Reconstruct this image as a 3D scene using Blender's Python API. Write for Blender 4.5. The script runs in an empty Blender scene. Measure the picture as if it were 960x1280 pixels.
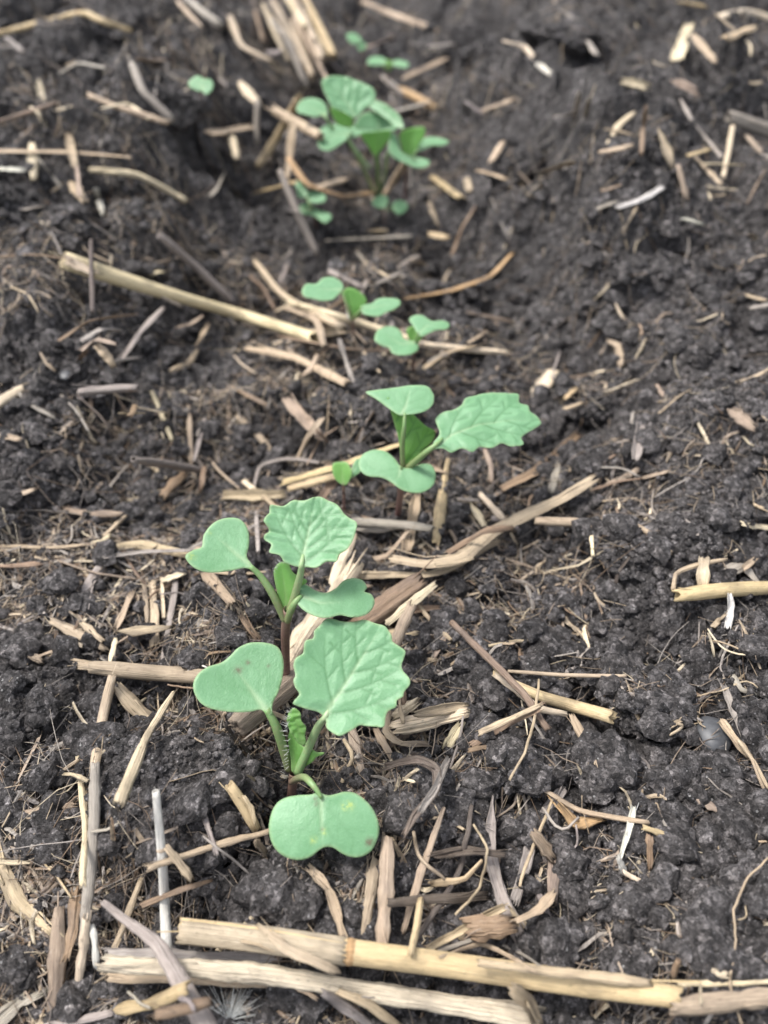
import bpy, bmesh, math, random
import numpy as np
from mathutils import Vector, Matrix
from mathutils.geometry import delaunay_2d_cdt

random.seed(7)
RNG = np.random.default_rng(7)
SC = bpy.context.scene
COL = SC.collection

# ------------------------------------------------------------------ camera, sky, sun, exposure
CAM_H = 0.170                     # metres above the row
PITCH = math.radians(46.0)        # below the horizon
FPX = 995.0                       # focal length in pixels of the 960x1280 photograph
cam_d = bpy.data.cameras.new('camera')
cam = bpy.data.objects.new('camera', cam_d); COL.objects.link(cam)
cam.location = (0, 0, CAM_H)
cam.rotation_euler = (math.radians(90) - PITCH, 0, 0)
cam_d.sensor_fit = 'VERTICAL'
cam_d.lens = 4.15
cam_d.sensor_height = 4.15 * 1280 / FPX
cam_d.sensor_width = cam_d.sensor_height * 0.75
cam_d.clip_start = 0.01
cam_d.clip_end = 200
cam_d.dof.use_dof = True
cam_d.dof.focus_distance = 0.172
cam_d.dof.aperture_fstop = 1.6
SC.camera = cam

SUN_EL, SUN_AZ = 63.0, -72.0
w = bpy.data.worlds.new('World'); SC.world = w; w.use_nodes = True
nt = w.node_tree
sky = nt.nodes.new('ShaderNodeTexSky'); sky.sky_type = 'NISHITA'; sky.sun_disc = False
sky.sun_elevation = math.radians(SUN_EL); sky.sun_rotation = math.radians(SUN_AZ)
sky.dust_density = 3.0; sky.air_density = 1.0; sky.ozone_density = 1.0
hs = nt.nodes.new('ShaderNodeHueSaturation'); hs.inputs['Saturation'].default_value = 0.38   # cloud-covered sky
nt.links.new(sky.outputs[0], hs.inputs['Color'])
nt.links.new(hs.outputs[0], nt.nodes['Background'].inputs['Color'])
nt.nodes['Background'].inputs['Strength'].default_value = 0.12
sun_d = bpy.data.lights.new('sun', 'SUN'); sun = bpy.data.objects.new('sun', sun_d); COL.objects.link(sun)
sun_d.energy = 1.6; sun_d.angle = math.radians(14); sun_d.color = (1.0, 0.97, 0.93)
az, el = math.radians(SUN_AZ), math.radians(SUN_EL)
sdir = Vector((math.sin(az) * math.cos(el), math.cos(az) * math.cos(el), math.sin(el)))
sun.rotation_euler = sdir.to_track_quat('Z', 'Y').to_euler()
SC.view_settings.view_transform = 'Standard'
SC.view_settings.look = 'None'
SC.view_settings.exposure = 1.36
SC.view_settings.gamma = 1.0
SC.view_settings.use_curve_mapping = False
SC.render.engine = 'CYCLES'
SC.cycles.max_bounces = 5
SC.cycles.diffuse_bounces = 2
SC.cycles.glossy_bounces = 2
SC.cycles.transmission_bounces = 4
SC.cycles.use_denoising = True

# ------------------------------------------------------------------ noise
def _h(ix, iy, iz, seed):
    n = (ix.astype(np.int64) * 374761393 + iy.astype(np.int64) * 668265263 + iz * 1274126177 + seed * 974634777) & 0xFFFFFFFF
    n = ((n ^ (n >> 13)) * 1274126177) & 0xFFFFFFFF
    n = ((n ^ (n >> 16)) * 2246822519) & 0xFFFFFFFF
    n = n ^ (n >> 15)
    return (n & 0xFFFFFF) / float(0xFFFFFF)

def vn2(x, y, seed=0):
    ix, iy = np.floor(x), np.floor(y)
    fx, fy = x - ix, y - iy
    fx = fx * fx * fx * (fx * (fx * 6 - 15) + 10); fy = fy * fy * fy * (fy * (fy * 6 - 15) + 10)
    z = np.int64(0)
    a = _h(ix, iy, z, seed); b = _h(ix + 1, iy, z, seed); c = _h(ix, iy + 1, z, seed); d = _h(ix + 1, iy + 1, z, seed)
    return (a + (b - a) * fx) * (1 - fy) + (c + (d - c) * fx) * fy - 0.5

def vn3(x, y, z, seed=0):
    ix, iy, iz = np.floor(x), np.floor(y), np.floor(z)
    fx, fy, fz = x - ix, y - iy, z - iz
    fx = fx * fx * (3 - 2 * fx); fy = fy * fy * (3 - 2 * fy); fz = fz * fz * (3 - 2 * fz)
    r = 0
    for dz in (0, 1):
        k = (iz + dz).astype(np.int64)
        a = _h(ix, iy, k, seed); b = _h(ix + 1, iy, k, seed); c = _h(ix, iy + 1, k, seed); d = _h(ix + 1, iy + 1, k, seed)
        v = (a + (b - a) * fx) * (1 - fy) + (c + (d - c) * fx) * fy
        r = r + v * (fz if dz else 1 - fz)
    return r - 0.5

def fbm2(x, y, f, octv, seed, gain=0.5):
    s, a = 0, 1.0
    for k in range(octv):
        s = s + a * vn2(x * f + 13.7 * k, y * f - 7.1 * k, seed + k)
        f *= 2.03; a *= gain
    return s

def lumps(x, y, cell, rmin, rmax, seed, fill=1.0):
    """rounded crumbs: height of the tallest half-ball above each point"""
    gx, gy = x / cell, y / cell
    ix, iy = np.floor(gx), np.floor(gy)
    out = np.zeros_like(x)
    z = np.int64(0)
    for dx in (-1, 0, 1):
        for dy in (-1, 0, 1):
            cx, cy = ix + dx, iy + dy
            ox = cx + 0.15 + 0.7 * _h(cx, cy, z, seed); oy = cy + 0.15 + 0.7 * _h(cx, cy, z, seed + 1)
            r = rmin + (rmax - rmin) * _h(cx, cy, z, seed + 2) ** 2
            on = _h(cx, cy, z, seed + 3) < fill
            d2 = (gx - ox) ** 2 + (gy - oy) ** 2
            tx = _h(cx, cy, z, seed + 4) - 0.5; ty = _h(cx, cy, z, seed + 5) - 0.5
            hh = np.maximum(r * r - d2, 0) ** 0.40 * r ** 0.2 * on * (1 + 1.5 * (tx * (gx - ox) + ty * (gy - oy)) / r)
            out = np.maximum(out, hh)
    return out * cell

def sst(a, b, x):
    t = np.clip((x - a) / (b - a), 0, 1)
    return t * t * (3 - 2 * t)

# dents and mounds seen in the photo: (x, y, radius, height) added to the soil; filled by pixel below
FEAT = []
def coarse(x, y):
    x = np.asarray(x, float); y = np.asarray(y, float)
    wx = x + 0.030 * fbm2(x, y, 14, 2, 3); wy = y + 0.02 * fbm2(x, y, 17, 2, 9)
    far = sst(0.12, 0.34, y)
    left = sst(-0.050, -0.115, wx) * (0.008 + 0.025 * far)
    right = sst(0.040, 0.100, wx) * (0.008 + 0.028 * far)
    h = left + right - 0.004 * far
    h = h + 0.014 * fbm2(wx, wy, 18, 3, 21) * (0.55 + 1.0 * far)
    h = h + 0.040 * far * (0.16 - np.abs(fbm2(wx + 3, wy, 11, 3, 27)))
    # slabs: a terraced field gives little cliffs
    t = fbm2(wx, wy, 30, 2, 31)
    h = h + 0.0075 * sst(0.02, 0.10, t) * (0.35 + 0.65 * far) - 0.003 * sst(-0.1, -0.25, t)
    for (fx, fy, fr, fh) in FEAT:
        h = h + fh * np.exp(-((x - fx) ** 2 + (y - fy) ** 2) / (fr * fr))
    return h

def ground(x, y):
    x = np.asarray(x, float); y = np.asarray(y, float)
    h = coarse(x, y)
    wx = x + 0.0022 * fbm2(x, y, 330, 2, 41); wy = y + 0.0022 * fbm2(x, y, 330, 2, 45)
    m = sst(-0.25, 0.35, fbm2(x, y, 26, 2, 51))
    m2 = sst(-0.15, 0.25, fbm2(x, y, 45, 2, 61))
    ux = wx + 0.006 * fbm2(x, y, 110, 3, 47); uy = wy + 0.006 * fbm2(x, y, 110, 3, 49)
    far = sst(0.18, 0.4, y)
    h = h + 0.55 * lumps(ux + 0.1, uy, 0.040, 0.15, 0.62, 75, 0.6) * far
    h = h + (0.22 + 0.3 * far) * lumps(ux, uy, 0.017, 0.15, 0.6, 71, 0.4) * m
    h = h + 0.32 * lumps(ux + 0.05, uy, 0.0078, 0.2, 0.62, 81, 0.6) * (0.15 + 0.85 * m2)
    h = h + 0.72 * lumps(wx + 0.3, wy, 0.0036, 0.2, 0.66, 91, 0.75)
    h = h + 0.72 * lumps(wx, wy + 0.2, 0.0017, 0.25, 0.7, 95, 0.8)
    h = h + 0.60 * lumps(x + 0.4, y + 0.2, 0.00095, 0.3, 0.7, 97, 0.8)
    h = h + 0.0026 * fbm2(x, y, 140, 5, 99, 0.62)
    return h

# ------------------------------------------------------------------ pixel of the photograph -> ray, so that each thing gets its place on the soil
CP, SP = math.cos(PITCH), math.sin(PITCH)
def rays(P):
    P = np.asarray(P, float)
    a = (P[..., 0] - 480) / FPX; b = (640 - P[..., 1]) / FPX
    # camera axes: right=(1,0,0) up=(0,SP,CP) forward=(0,CP,-SP)
    return np.stack([a, b * SP + CP, b * CP - SP], -1)
def on_height(P, z):
    d = rays(P); t = (z - CAM_H) / d[..., 2]
    return np.stack([d[..., 0] * t, d[..., 1] * t, np.broadcast_to(z, t.shape) * 1.0], -1)
def on_plane(P, A, n):
    d = rays(P); o = np.array([0, 0, CAM_H])
    t = ((A - o) @ n) / (d @ n)
    return o + d * t[..., None]
def depth_of(p):
    return p[..., 1] * CP + (CAM_H - p[..., 2]) * SP
def on_ground(P, f=None, n=7):
    P = np.asarray(P, float); z = np.zeros(P.shape[:-1])
    for _ in range(n):
        q = on_height(P, z); z = 0.5 * z + 0.5 * (f or coarse)(q[..., 0], q[..., 1])
    return on_height(P, z)

def first_hit(P, f, n=130, hi=0.095, lo=-0.045):
    """where the ray of each pixel first meets the surface f: the spot that is really seen there"""
    P = np.atleast_2d(np.asarray(P, float)); d = rays(P)
    zz = np.linspace(hi, lo, n)[None, :]
    t = (zz - CAM_H) / d[:, 2:3]
    X, Y = d[:, 0:1] * t, d[:, 1:2] * t
    g = f(X.ravel(), Y.ravel()).reshape(X.shape) - zz
    under = g > 0; i = np.where(under.any(1), under.argmax(1), n - 1); i = np.maximum(i, 1); r = np.arange(len(P))
    a, b = g[r, i - 1], g[r, i]; u = np.clip(-a / np.where(np.abs(b - a) < 1e-9, 1e-9, b - a), 0, 1)
    z = zz[0][i - 1] + (zz[0][i] - zz[0][i - 1]) * u
    return on_height(P, z)

for (px, py, rpx, hh) in [
        (300, 258, 62, 0.017), (940, 600, 120, 0.009), (960, 430, 90, 0.009),
        (240, 880, 40, -0.004), (330, 1000, 60, -0.004), (230, 230, 60, 0.006), (330, 260, 50, -0.003),
        (640, 270, 70, 0.012), (560, 330, 60, -0.004), (620, 60, 30, -0.012), (950, 340, 60, 0.012), (940, 380, 40, -0.004),
        (60, 420, 70, 0.004), (460, 505, 40, 0.007), (300, 340, 60, -0.006), (700, 480, 60, 0.006), (960, 560, 120, 0.006),
        (650, 700, 70, -0.005), (560, 960, 60, 0.003), (850, 700, 80, 0.006), (300, 560, 60, -0.003), (500, 640, 60, -0.003), (470, 200, 40, -0.003),
        (330, 1040, 34, -0.007), (255, 1075, 30, -0.007), (180, 1080, 30, -0.004), (345, 935, 30, -0.006), (610, 1100, 60, -0.004), (850, 940, 40, -0.003), (720, 920, 30, -0.004), (160, 70, 90, 0.006)]:
    q = on_height((px, py), np.float64(0.0)); FEAT.append((q[0], q[1], rpx * depth_of(q) / FPX, hh))

# ------------------------------------------------------------------ helpers
def mesh_np(name, V, F, smooth=True):
    V = np.asarray(V, np.float32)
    me = bpy.data.meshes.new(name)
    groups = F if isinstance(F, list) else [F]
    groups = [np.asarray(g, np.int32) for g in groups if len(g)]
    nl = sum(g.size for g in groups); nf = sum(len(g) for g in groups)
    me.vertices.add(len(V)); me.vertices.foreach_set('co', V.ravel())
    me.loops.add(nl); me.loops.foreach_set('vertex_index', np.concatenate([g.ravel() for g in groups]))
    me.polygons.add(nf)
    tot = np.concatenate([np.full(len(g), g.shape[1], np.int32) for g in groups])
    st = np.concatenate([[0], np.cumsum(tot)[:-1]]).astype(np.int32)
    me.polygons.foreach_set('loop_start', st); me.polygons.foreach_set('loop_total', tot)
    me.polygons.foreach_set('use_smooth', np.full(nf, smooth, bool))
    me.update(calc_edges=True); me.validate()
    return me
def fattr(me, name, vals):
    a = me.attributes.new(name, 'FLOAT', 'POINT'); a.data.foreach_set('value', np.asarray(vals, np.float32))
def cattr(me, name, rgb):
    a = me.attributes.new(name, 'FLOAT_COLOR', 'POINT')
    c = np.ones((len(rgb), 4), np.float32); c[:, :3] = rgb; a.data.foreach_set('color', c.ravel())
def link(name, me, mat, parent=None):
    o = bpy.data.objects.new(name, me); COL.objects.link(o)
    if mat and not me.materials: me.materials.append(mat)
    if parent: o.parent = parent
    return o
def tag(o, label=None, cat=None, group=None, kind=None):
    if label: o['label'] = label
    if cat: o['category'] = cat
    if group: o['group'] = group
    if kind: o['kind'] = kind
    return o
def local(V, at): return np.asarray(V) - np.asarray(at)

# ------------------------------------------------------------------ materials
def newmat(name):
    m = bpy.data.materials.new(name); m.use_nodes = True
    t = m.node_tree; t.nodes.clear()
    out = t.nodes.new('ShaderNodeOutputMaterial')
    return m, t, out
class N:
    def __init__(s, t): s.t = t
    def n(s, typ, **kw):
        nd = s.t.nodes.new(typ)
        for k, v in kw.items():
            if isinstance(k, str) and hasattr(nd, k): setattr(nd, k, v)
        return nd
    def l(s, a, b): s.t.links.new(a, b)
    def noise(s, vec, scale, detail=3, rough=0.6, typ='FBM'):
        nd = s.n('ShaderNodeTexNoise'); nd.inputs['Scale'].default_value = scale; nd.inputs['Detail'].default_value = detail
        nd.inputs['Roughness'].default_value = rough; s.l(vec, nd.inputs['Vector']); return nd.outputs['Fac']
    def ramp(s, fac, stops):
        nd = s.n('ShaderNodeValToRGB'); e = nd.color_ramp.elements
        while len(e) < len(stops): e.new(0.5)
        for el, (p, c) in zip(e, stops):
            el.position = p; el.color = (c, c, c, 1) if isinstance(c, (int, float)) else (*c, 1)
        s.l(fac, nd.inputs['Fac']); return nd.outputs['Color']
    def mix(s, fac, a, b, mode='MIX'):
        nd = s.n('ShaderNodeMix'); nd.data_type = 'RGBA'; nd.blend_type = mode
        for sock, v in ((nd.inputs[0], fac), (nd.inputs[6], a), (nd.inputs[7], b)):
            if isinstance(v, (int, float)): sock.default_value = v
            elif isinstance(v, tuple): sock.default_value = (*v, 1)
            else: s.l(v, sock)
        return nd.outputs[2]
    def math(s, op, a, b=None, c=None):
        nd = s.n('ShaderNodeMath'); nd.operation = op
        for i, v in enumerate((a, b, c)):
            if v is None: continue
            if isinstance(v, (int, float)): nd.inputs[i].default_value = v
            else: s.l(v, nd.inputs[i])
        return nd.outputs[0]
    def bump(s, h, dist, strength=1.0, nrm=None):
        nd = s.n('ShaderNodeBump'); nd.inputs['Distance'].default_value = dist; nd.inputs['Strength'].default_value = strength
        s.l(h, nd.inputs['Height'])
        if nrm is not None: s.l(nrm, nd.inputs['Normal'])
        return nd.outputs['Normal']

def soil_material():
    m, t, out = newmat('dark_soil'); k = N(t)
    pos = k.n('ShaderNodeNewGeometry').outputs['Position']
    big = k.noise(pos, 16, 4); mid = k.noise(pos, 160, 4, 0.65); fine = k.noise(pos, 1000, 4, 0.75); grit = k.noise(pos, 3600, 2, 0.7)
    wv = k.n('ShaderNodeVectorMath'); wv.operation = 'ADD'; sc = k.n('ShaderNodeVectorMath'); sc.operation = 'SCALE'; sc.inputs['Scale'].default_value = 0.0009
    nz = k.n('ShaderNodeTexNoise'); nz.inputs['Scale'].default_value = 900; nz.inputs['Detail'].default_value = 2; k.l(pos, nz.inputs['Vector'])
    k.l(nz.outputs['Color'], sc.inputs[0]); k.l(pos, wv.inputs[0]); k.l(sc.outputs[0], wv.inputs[1]); wp = wv.outputs[0]
    def vor(scale, vec):
        v = k.n('ShaderNodeTexVoronoi'); v.inputs['Scale'].default_value = scale; k.l(vec, v.inputs['Vector'])
        s_ = k.n('ShaderNodeSeparateColor'); k.l(v.outputs['Color'], s_.inputs[0]); return v.outputs['Distance'], s_.outputs
    d1, c1 = vor(620, wp); d2, c2 = vor(1500, wp)
    # every crumb has a tone of its own, some dusty grey, some nearly black
    c = k.ramp(big, [(0.32, (0.042, 0.0375, 0.0365)), (0.68, (0.104, 0.094, 0.090))])
    c = k.mix(k.ramp(mid, [(0.40, 0.0), (0.70, 0.7)]), c, (0.135, 0.126, 0.126))
    c = k.mix(1.0, c, k.ramp(c1[0], [(0.0, 0.40), (0.55, 0.95), (0.85, 1.4), (1.0, 2.2)]), 'MULTIPLY')
    c = k.mix(1.0, c, k.ramp(c2[1], [(0.0, 0.5), (0.5, 0.95), (0.9, 1.5), (1.0, 2.2)]), 'MULTIPLY')
    c = k.mix(k.ramp(fine, [(0.30, 0.8), (0.48, 0.0)]), c, (0.014, 0.012, 0.012))  # cavity shade put into the colour: low spots of the fine bump go near black
    # pale mineral grains
    d3, c3 = vor(1150, pos)
    c = k.mix(k.math('MULTIPLY', k.math('MULTIPLY', k.math('LESS_THAN', d3, 0.30), k.math('GREATER_THAN', c3[0], 0.972)), 0.8), c, (0.36, 0.35, 0.34))
    d4, c4 = vor(2100, pos)
    c = k.mix(k.math('MULTIPLY', k.math('MULTIPLY', k.math('LESS_THAN', d4, 0.40), k.math('GREATER_THAN', c4[1], 0.90)), 0.6), c, (0.21, 0.20, 0.205))
    p = k.n('ShaderNodeBsdfPrincipled'); k.l(c, p.inputs['Base Color'])
    k.l(k.ramp(fine, [(0.3, 0.90), (0.7, 0.66)]), p.inputs['Roughness']); p.inputs['Specular IOR Level'].default_value = 0.34
    inv = lambda v: k.math('SUBTRACT', 1.0, v)
    b = k.bump(inv(d1), 0.0011, 0.9); b = k.bump(inv(d2), 0.0005, 1.0, b); b = k.bump(fine, 0.0014, 1.0, b); b = k.bump(grit, 0.0004, 1.0, b)
    k.l(b, p.inputs['Normal']); k.l(p.outputs[0], out.inputs[0]); return m

def straw_material(by_attr):
    m, t, out = newmat('dry_straw_bits' if by_attr else 'dry_straw'); k = N(t)
    if by_attr:
        at = k.n('ShaderNodeAttribute'); at.attribute_name = 'col'; base = at.outputs['Color']
        pos = k.n('ShaderNodeNewGeometry').outputs['Position']
        mott = k.noise(pos, 700, 3); streak = mott; vec = pos; blot = k.noise(pos, 250, 3)
    else:
        oi = k.n('ShaderNodeObjectInfo'); base = oi.outputs['Color']
        uv = k.n('ShaderNodeUVMap'); uv.uv_map = 'UVMap'
        off = k.n('ShaderNodeVectorMath'); off.operation = 'ADD'; k.l(uv.outputs[0], off.inputs[0])
        cx = k.n('ShaderNodeCombineXYZ'); k.l(k.math('MULTIPLY', oi.outputs['Random'], 57.0), cx.inputs[2]); k.l(cx.outputs[0], off.inputs[1])
        def st(sx_, sy_):
            mp = k.n('ShaderNodeMapping'); mp.inputs['Scale'].default_value = (sx_, sy_, 1); k.l(off.outputs[0], mp.inputs['Vector']); return mp.outputs[0]
        # uv: x in millimetres along, y in millimetres around
        streak = k.noise(st(0.10, 4.5), 1.0, 4, 0.65)
        mott = k.noise(st(0.55, 1.1), 1.0, 4, 0.65)
        blot = k.noise(st(0.10, 0.22), 1.0, 3, 0.55)
    stk = (lambda v: v) if by_attr else (lambda v: k.math('MULTIPLY', v, oi.outputs['Alpha']))
    c = k.mix(stk(k.ramp(streak, [(0.28, 0.8), (0.47, 0.0)])), base, k.mix(0.80, base, (0.035, 0.022, 0.015)))
    c = k.mix(k.ramp(streak, [(0.56, 0.0), (0.78, 0.5)]), c, k.mix(0.5, base, (0.80, 0.72, 0.55)))
    c = k.mix(stk(k.ramp(blot, [(0.50, 0.0), (0.66, 0.66)])), c, k.mix(0.72, base, (0.045, 0.036, 0.036)))
    c = k.mix(stk(k.ramp(mott, [(0.60, 0.0), (0.72, 0.75)])), c, k.mix(0.75, base, (0.03, 0.022, 0.018)))
    c = k.mix(k.ramp(mott, [(0.22, 0.5), (0.38, 0.0)]), c, k.mix(0.5, base, (0.55, 0.50, 0.44)))
    p = k.n('ShaderNodeBsdfPrincipled'); k.l(c, p.inputs['Base Color'])
    p.inputs['Roughness'].default_value = 0.46; p.inputs['Specular IOR Level'].default_value = 0.45
    b = k.bump(streak, 0.0005, 0.9); b = k.bump(mott, 0.0003, 0.5, b); k.l(b, p.inputs['Normal'])
    k.l(p.outputs[0], out.inputs[0]); return m

def leaf_material(name, ca, cb, trans, vein=(0.33, 0.46, 0.27)):
    m, t, out = newmat(name); k = N(t)
    pos = k.n('ShaderNodeNewGeometry').outputs['Position']
    def A(n_):
        a = k.n('ShaderNodeAttribute'); a.attribute_name = n_; return a.outputs['Fac']
    big = k.noise(pos, 110, 4); fine = k.noise(pos, 2600, 2, 0.6); sp = k.noise(pos, 1100, 3, 0.7)
    c = k.mix(k.ramp(big, [(0.3, 0.0), (0.7, 1.0)]), ca, cb)
    c = k.mix(k.ramp(fine, [(0.50, 0.0), (0.80, 0.22)]), c, (0.32, 0.52, 0.34))
    c = k.mix(k.ramp(sp, [(0.24, 0.55), (0.36, 0.0)]), c, (0.10, 0.20, 0.09))
    c = k.mix(k.math('MULTIPLY', A('side'), 0.85), c, (0.075, 0.195, 0.08))
    c = k.mix(k.math('MULTIPLY', A('rib'), 0.85), c, vein)
    c = k.mix(k.math('MULTIPLY', A('edge'), 0.5), c, (0.38, 0.50, 0.26))
    c = k.mix(k.math('MULTIPLY', A('yel'), k.ramp(k.noise(pos, 1400, 3), [(0.38, 0.0), (0.6, 0.85)])), c, (0.42, 0.50, 0.13))
    c = k.mix(k.math('MULTIPLY', A('brn'), k.ramp(sp, [(0.35, 0.25), (0.6, 0.95)])), c, (0.13, 0.075, 0.06))
    p = k.n('ShaderNodeBsdfPrincipled'); k.l(c, p.inputs['Base Color'])
    p.inputs['Roughness'].default_value = 0.42; p.inputs['Specular IOR Level'].default_value = 0.45
    b = k.bump(fine, 0.00012, 0.7); b = k.bump(sp, 0.00025, 0.35, b); k.l(b, p.inputs['Normal'])
    tr = k.n('ShaderNodeBsdfTranslucent'); k.l(k.mix(0.7, c, (0.42, 0.72, 0.12)), tr.inputs['Color'])
    mx = k.n('ShaderNodeMixShader'); mx.inputs[0].default_value = trans
    k.l(p.outputs[0], mx.inputs[1]); k.l(tr.outputs[0], mx.inputs[2]); k.l(mx.outputs[0], out.inputs[0]); return m

def stem_material():
    m, t, out = newmat('seedling_stem'); k = N(t)
    a = k.n('ShaderNodeAttribute'); a.attribute_name = 'col'
    pos = k.n('ShaderNodeNewGeometry').outputs['Position']
    f = k.noise(pos, 1500, 3)
    c = k.mix(k.ramp(f, [(0.4, 0.0), (0.7, 0.35)]), a.outputs['Color'], (0.30, 0.22, 0.14))
    p = k.n('ShaderNodeBsdfPrincipled'); k.l(c, p.inputs['Base Color']); p.inputs['Roughness'].default_value = 0.42
    p.inputs['Subsurface Weight'].default_value = 0.0
    k.l(k.bump(f, 0.0002, 0.5), p.inputs['Normal']); k.l(p.outputs[0], out.inputs[0]); return m

M_SOIL = soil_material()
M_STRAW = straw_material(False); M_BITS = straw_material(True)
M_LEAF = leaf_material('waxy_green_leaf', (0.128, 0.292, 0.137), (0.200, 0.385, 0.212), 0.22)
M_YOUNG = leaf_material('young_green_leaf', (0.190, 0.420, 0.110), (0.260, 0.500, 0.150), 0.48, (0.30, 0.48, 0.18))
M_STEM = stem_material()
M_HAIR, _t, _o = newmat('white_hair'); _p = _t.nodes.new('ShaderNodeBsdfPrincipled'); _p.inputs['Base Color'].default_value = (0.62, 0.62, 0.58, 1); _t.links.new(_p.outputs[0], _o.inputs[0])
M_PEB, _t, _o = newmat('grey_stone'); _k = N(_t); _p = _k.n('ShaderNodeBsdfPrincipled')
_k.l(_k.ramp(_k.noise(_k.n('ShaderNodeNewGeometry').outputs['Position'], 900, 4), [(0.3, (0.046, 0.047, 0.050)), (0.75, (0.078, 0.080, 0.085))]), _p.inputs['Base Color'])
_p.inputs['Roughness'].default_value = 0.48; _k.l(_p.outputs[0], _o.inputs[0])

# ------------------------------------------------------------------ the soil sheet: fine where it is near, coarser further off
def build_soil():
    ys = [-0.10]
    while ys[-1] < 14:
        y = ys[-1]
        st = 1.55 * (y * y + CAM_H ** 2) / (FPX * CAM_H)
        if y < 1.25: st = min(st, 0.0024)
        else: st = max(0.004, (y - 1.2) * 0.12)
        ys.append(y + st)
    ys = np.array(ys)
    nc = 860
    s = np.linspace(-1, 1, nc)
    ext = 1 + np.cumsum(0.02 * 1.22 ** np.arange(30))
    s = np.concatenate([-ext[::-1], s, ext])
    W = 0.60 * (np.maximum(ys, 0) * CP + CAM_H * SP) + 0.025
    W = np.minimum(W, 1.2)
    X = s[None, :] * W[:, None]; Y = np.repeat(ys[:, None], len(s), 1)
    Z = ground(X.ravel(), Y.ravel()).reshape(X.shape)
    fadeout = sst(4, 1.5, np.hypot(X, Y))
    Z = Z * fadeout
    V = np.stack([X, Y, Z], -1).reshape(-1, 3)
    nr, nc = X.shape
    i = np.arange(nr * nc).reshape(nr, nc)
    F = np.stack([i[:-1, :-1], i[:-1, 1:], i[1:, 1:], i[1:, :-1]], -1).reshape(-1, 4)
    o = link('soil', mesh_np('soil', V, F), M_SOIL); tag(o, kind='structure')
build_soil()

# height map of what already lies on the soil (1 mm cells), so that later pieces rest on earlier ones
GX, GY, GC = -0.8, -0.05, 0.001
OCC = np.full((1600, 1500), -1.0)
def cells(x, y):
    return np.clip(((x - GX) / GC).astype(int), 0, 1599), np.clip(((y - GY) / GC).astype(int), 0, 1499)
def top(x, y):
    a, b = cells(x, y); return np.maximum(ground(x, y), OCC[a, b])
def occupy(x, y, z):
    a, b = cells(np.asarray(x), np.asarray(y)); np.maximum.at(OCC, (a, b), z)

def ico(sub):
    bm = bmesh.new(); bmesh.ops.create_icosphere(bm, subdivisions=sub, radius=1)
    V = np.array([v.co[:] for v in bm.verts]); F = np.array([[v.index for v in f.verts] for f in bm.faces]); bm.free(); return V, F
ICO = {n: ico(n) for n in (1, 2, 3, 6)}

CLEAR = []
def clod(px, py, wpx, hpx, label, seed, cat='soil clod', name='soil_clod', rough=1.0, mat=None, sink=0.24, flat=0.78, group=None):
    """a lump of earth wpx wide and hpx tall in the photo, standing on the soil"""
    c = first_hit((px, py + hpx * 0.12), ground)[0]
    d = depth_of(c); rx = wpx * d / FPX / 2
    dep = math.atan2(CAM_H - c[2], c[1])
    ry = max(hpx * d / FPX / 2 * 1.0, 0.3 * rx); rz = flat * min(rx, ry) if rough else 0.6 * ry
    ry = min(ry / max(math.sin(dep), 0.5), rx * 1.4)
    n = 6 if wpx > 45 else (5 if wpx > 30 else 4)
    if n not in ICO: ICO[n] = ico(n)
    U, F = ICO[n]
    s = seed * 3.1
    r = 1 + (0.45 if rough == 0 or rough > 0.4 else 0.26) * vn3(U[:, 0] * 1.2 + s, U[:, 1] * 1.2, U[:, 2] * 1.2, seed) * (1 if rough else 0.5)
    if rough:
        r = r + 0.30 * rough * np.abs(vn3(U[:, 0] * 2.6 + s, U[:, 1] * 2.6, U[:, 2] * 2.6, seed + 1)) + 0.14 * rough * vn3(U[:, 0] * 6 + s, U[:, 1] * 6, U[:, 2] * 6, seed + 2)
        pr_ = np.random.default_rng(seed)
        for k_ in range(9):                      # broken faces
            nn = pr_.normal(0, 1, 3); nn /= np.linalg.norm(nn); dt = U @ nn
            lim = pr_.uniform(0.62, 0.95) / np.maximum(dt, 1e-3); r = np.where(dt > 0.05, np.minimum(r, lim + 0.03), r)
    if rough: r = r * 1.2
    V = U * r[:, None] * np.array([rx, ry, rz])
    if rough:
        P = V / 0.0022
        V = V + U * min(rough * 1.6, 1) * (0.0016 * vn3(P[:, 0] + s, P[:, 1], P[:, 2], seed + 3) + 0.0011 * vn3(P[:, 0] * 2.3, P[:, 1] * 2.3 + s, P[:, 2] * 2.3, seed + 4))[:, None]
        q = np.abs(vn3(P[:, 0] * 1.3 + 9, P[:, 1] * 1.3, P[:, 2] * 1.3, seed + 5)); V = V - U * (0.0006 * (q < 0.05))[:, None]
    a = random.uniform(-0.3, 0.3); ca, sa = math.cos(a), math.sin(a)
    V = V @ np.array([[ca, sa, 0], [-sa, ca, 0], [0, 0, 1]])
    g = float(np.percentile(ground(c[0] + V[::7, 0], c[1] + V[::7, 1]), 45))
    cz = g + rz * (1 - 2 * sink)
    o = link(name, mesh_np(name, V, F), mat or M_SOIL); o.location = (c[0], c[1], cz)
    if rough < 0.4: CLEAR.append((c[0], c[1], rx * 1.05, ry * 1.05, rough == 0))
    up = V[:, 2] > 0; occupy(c[0] + V[up, 0], c[1] + V[up, 1], cz + V[up, 2])
    tag(o, label, cat, group); return o
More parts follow.
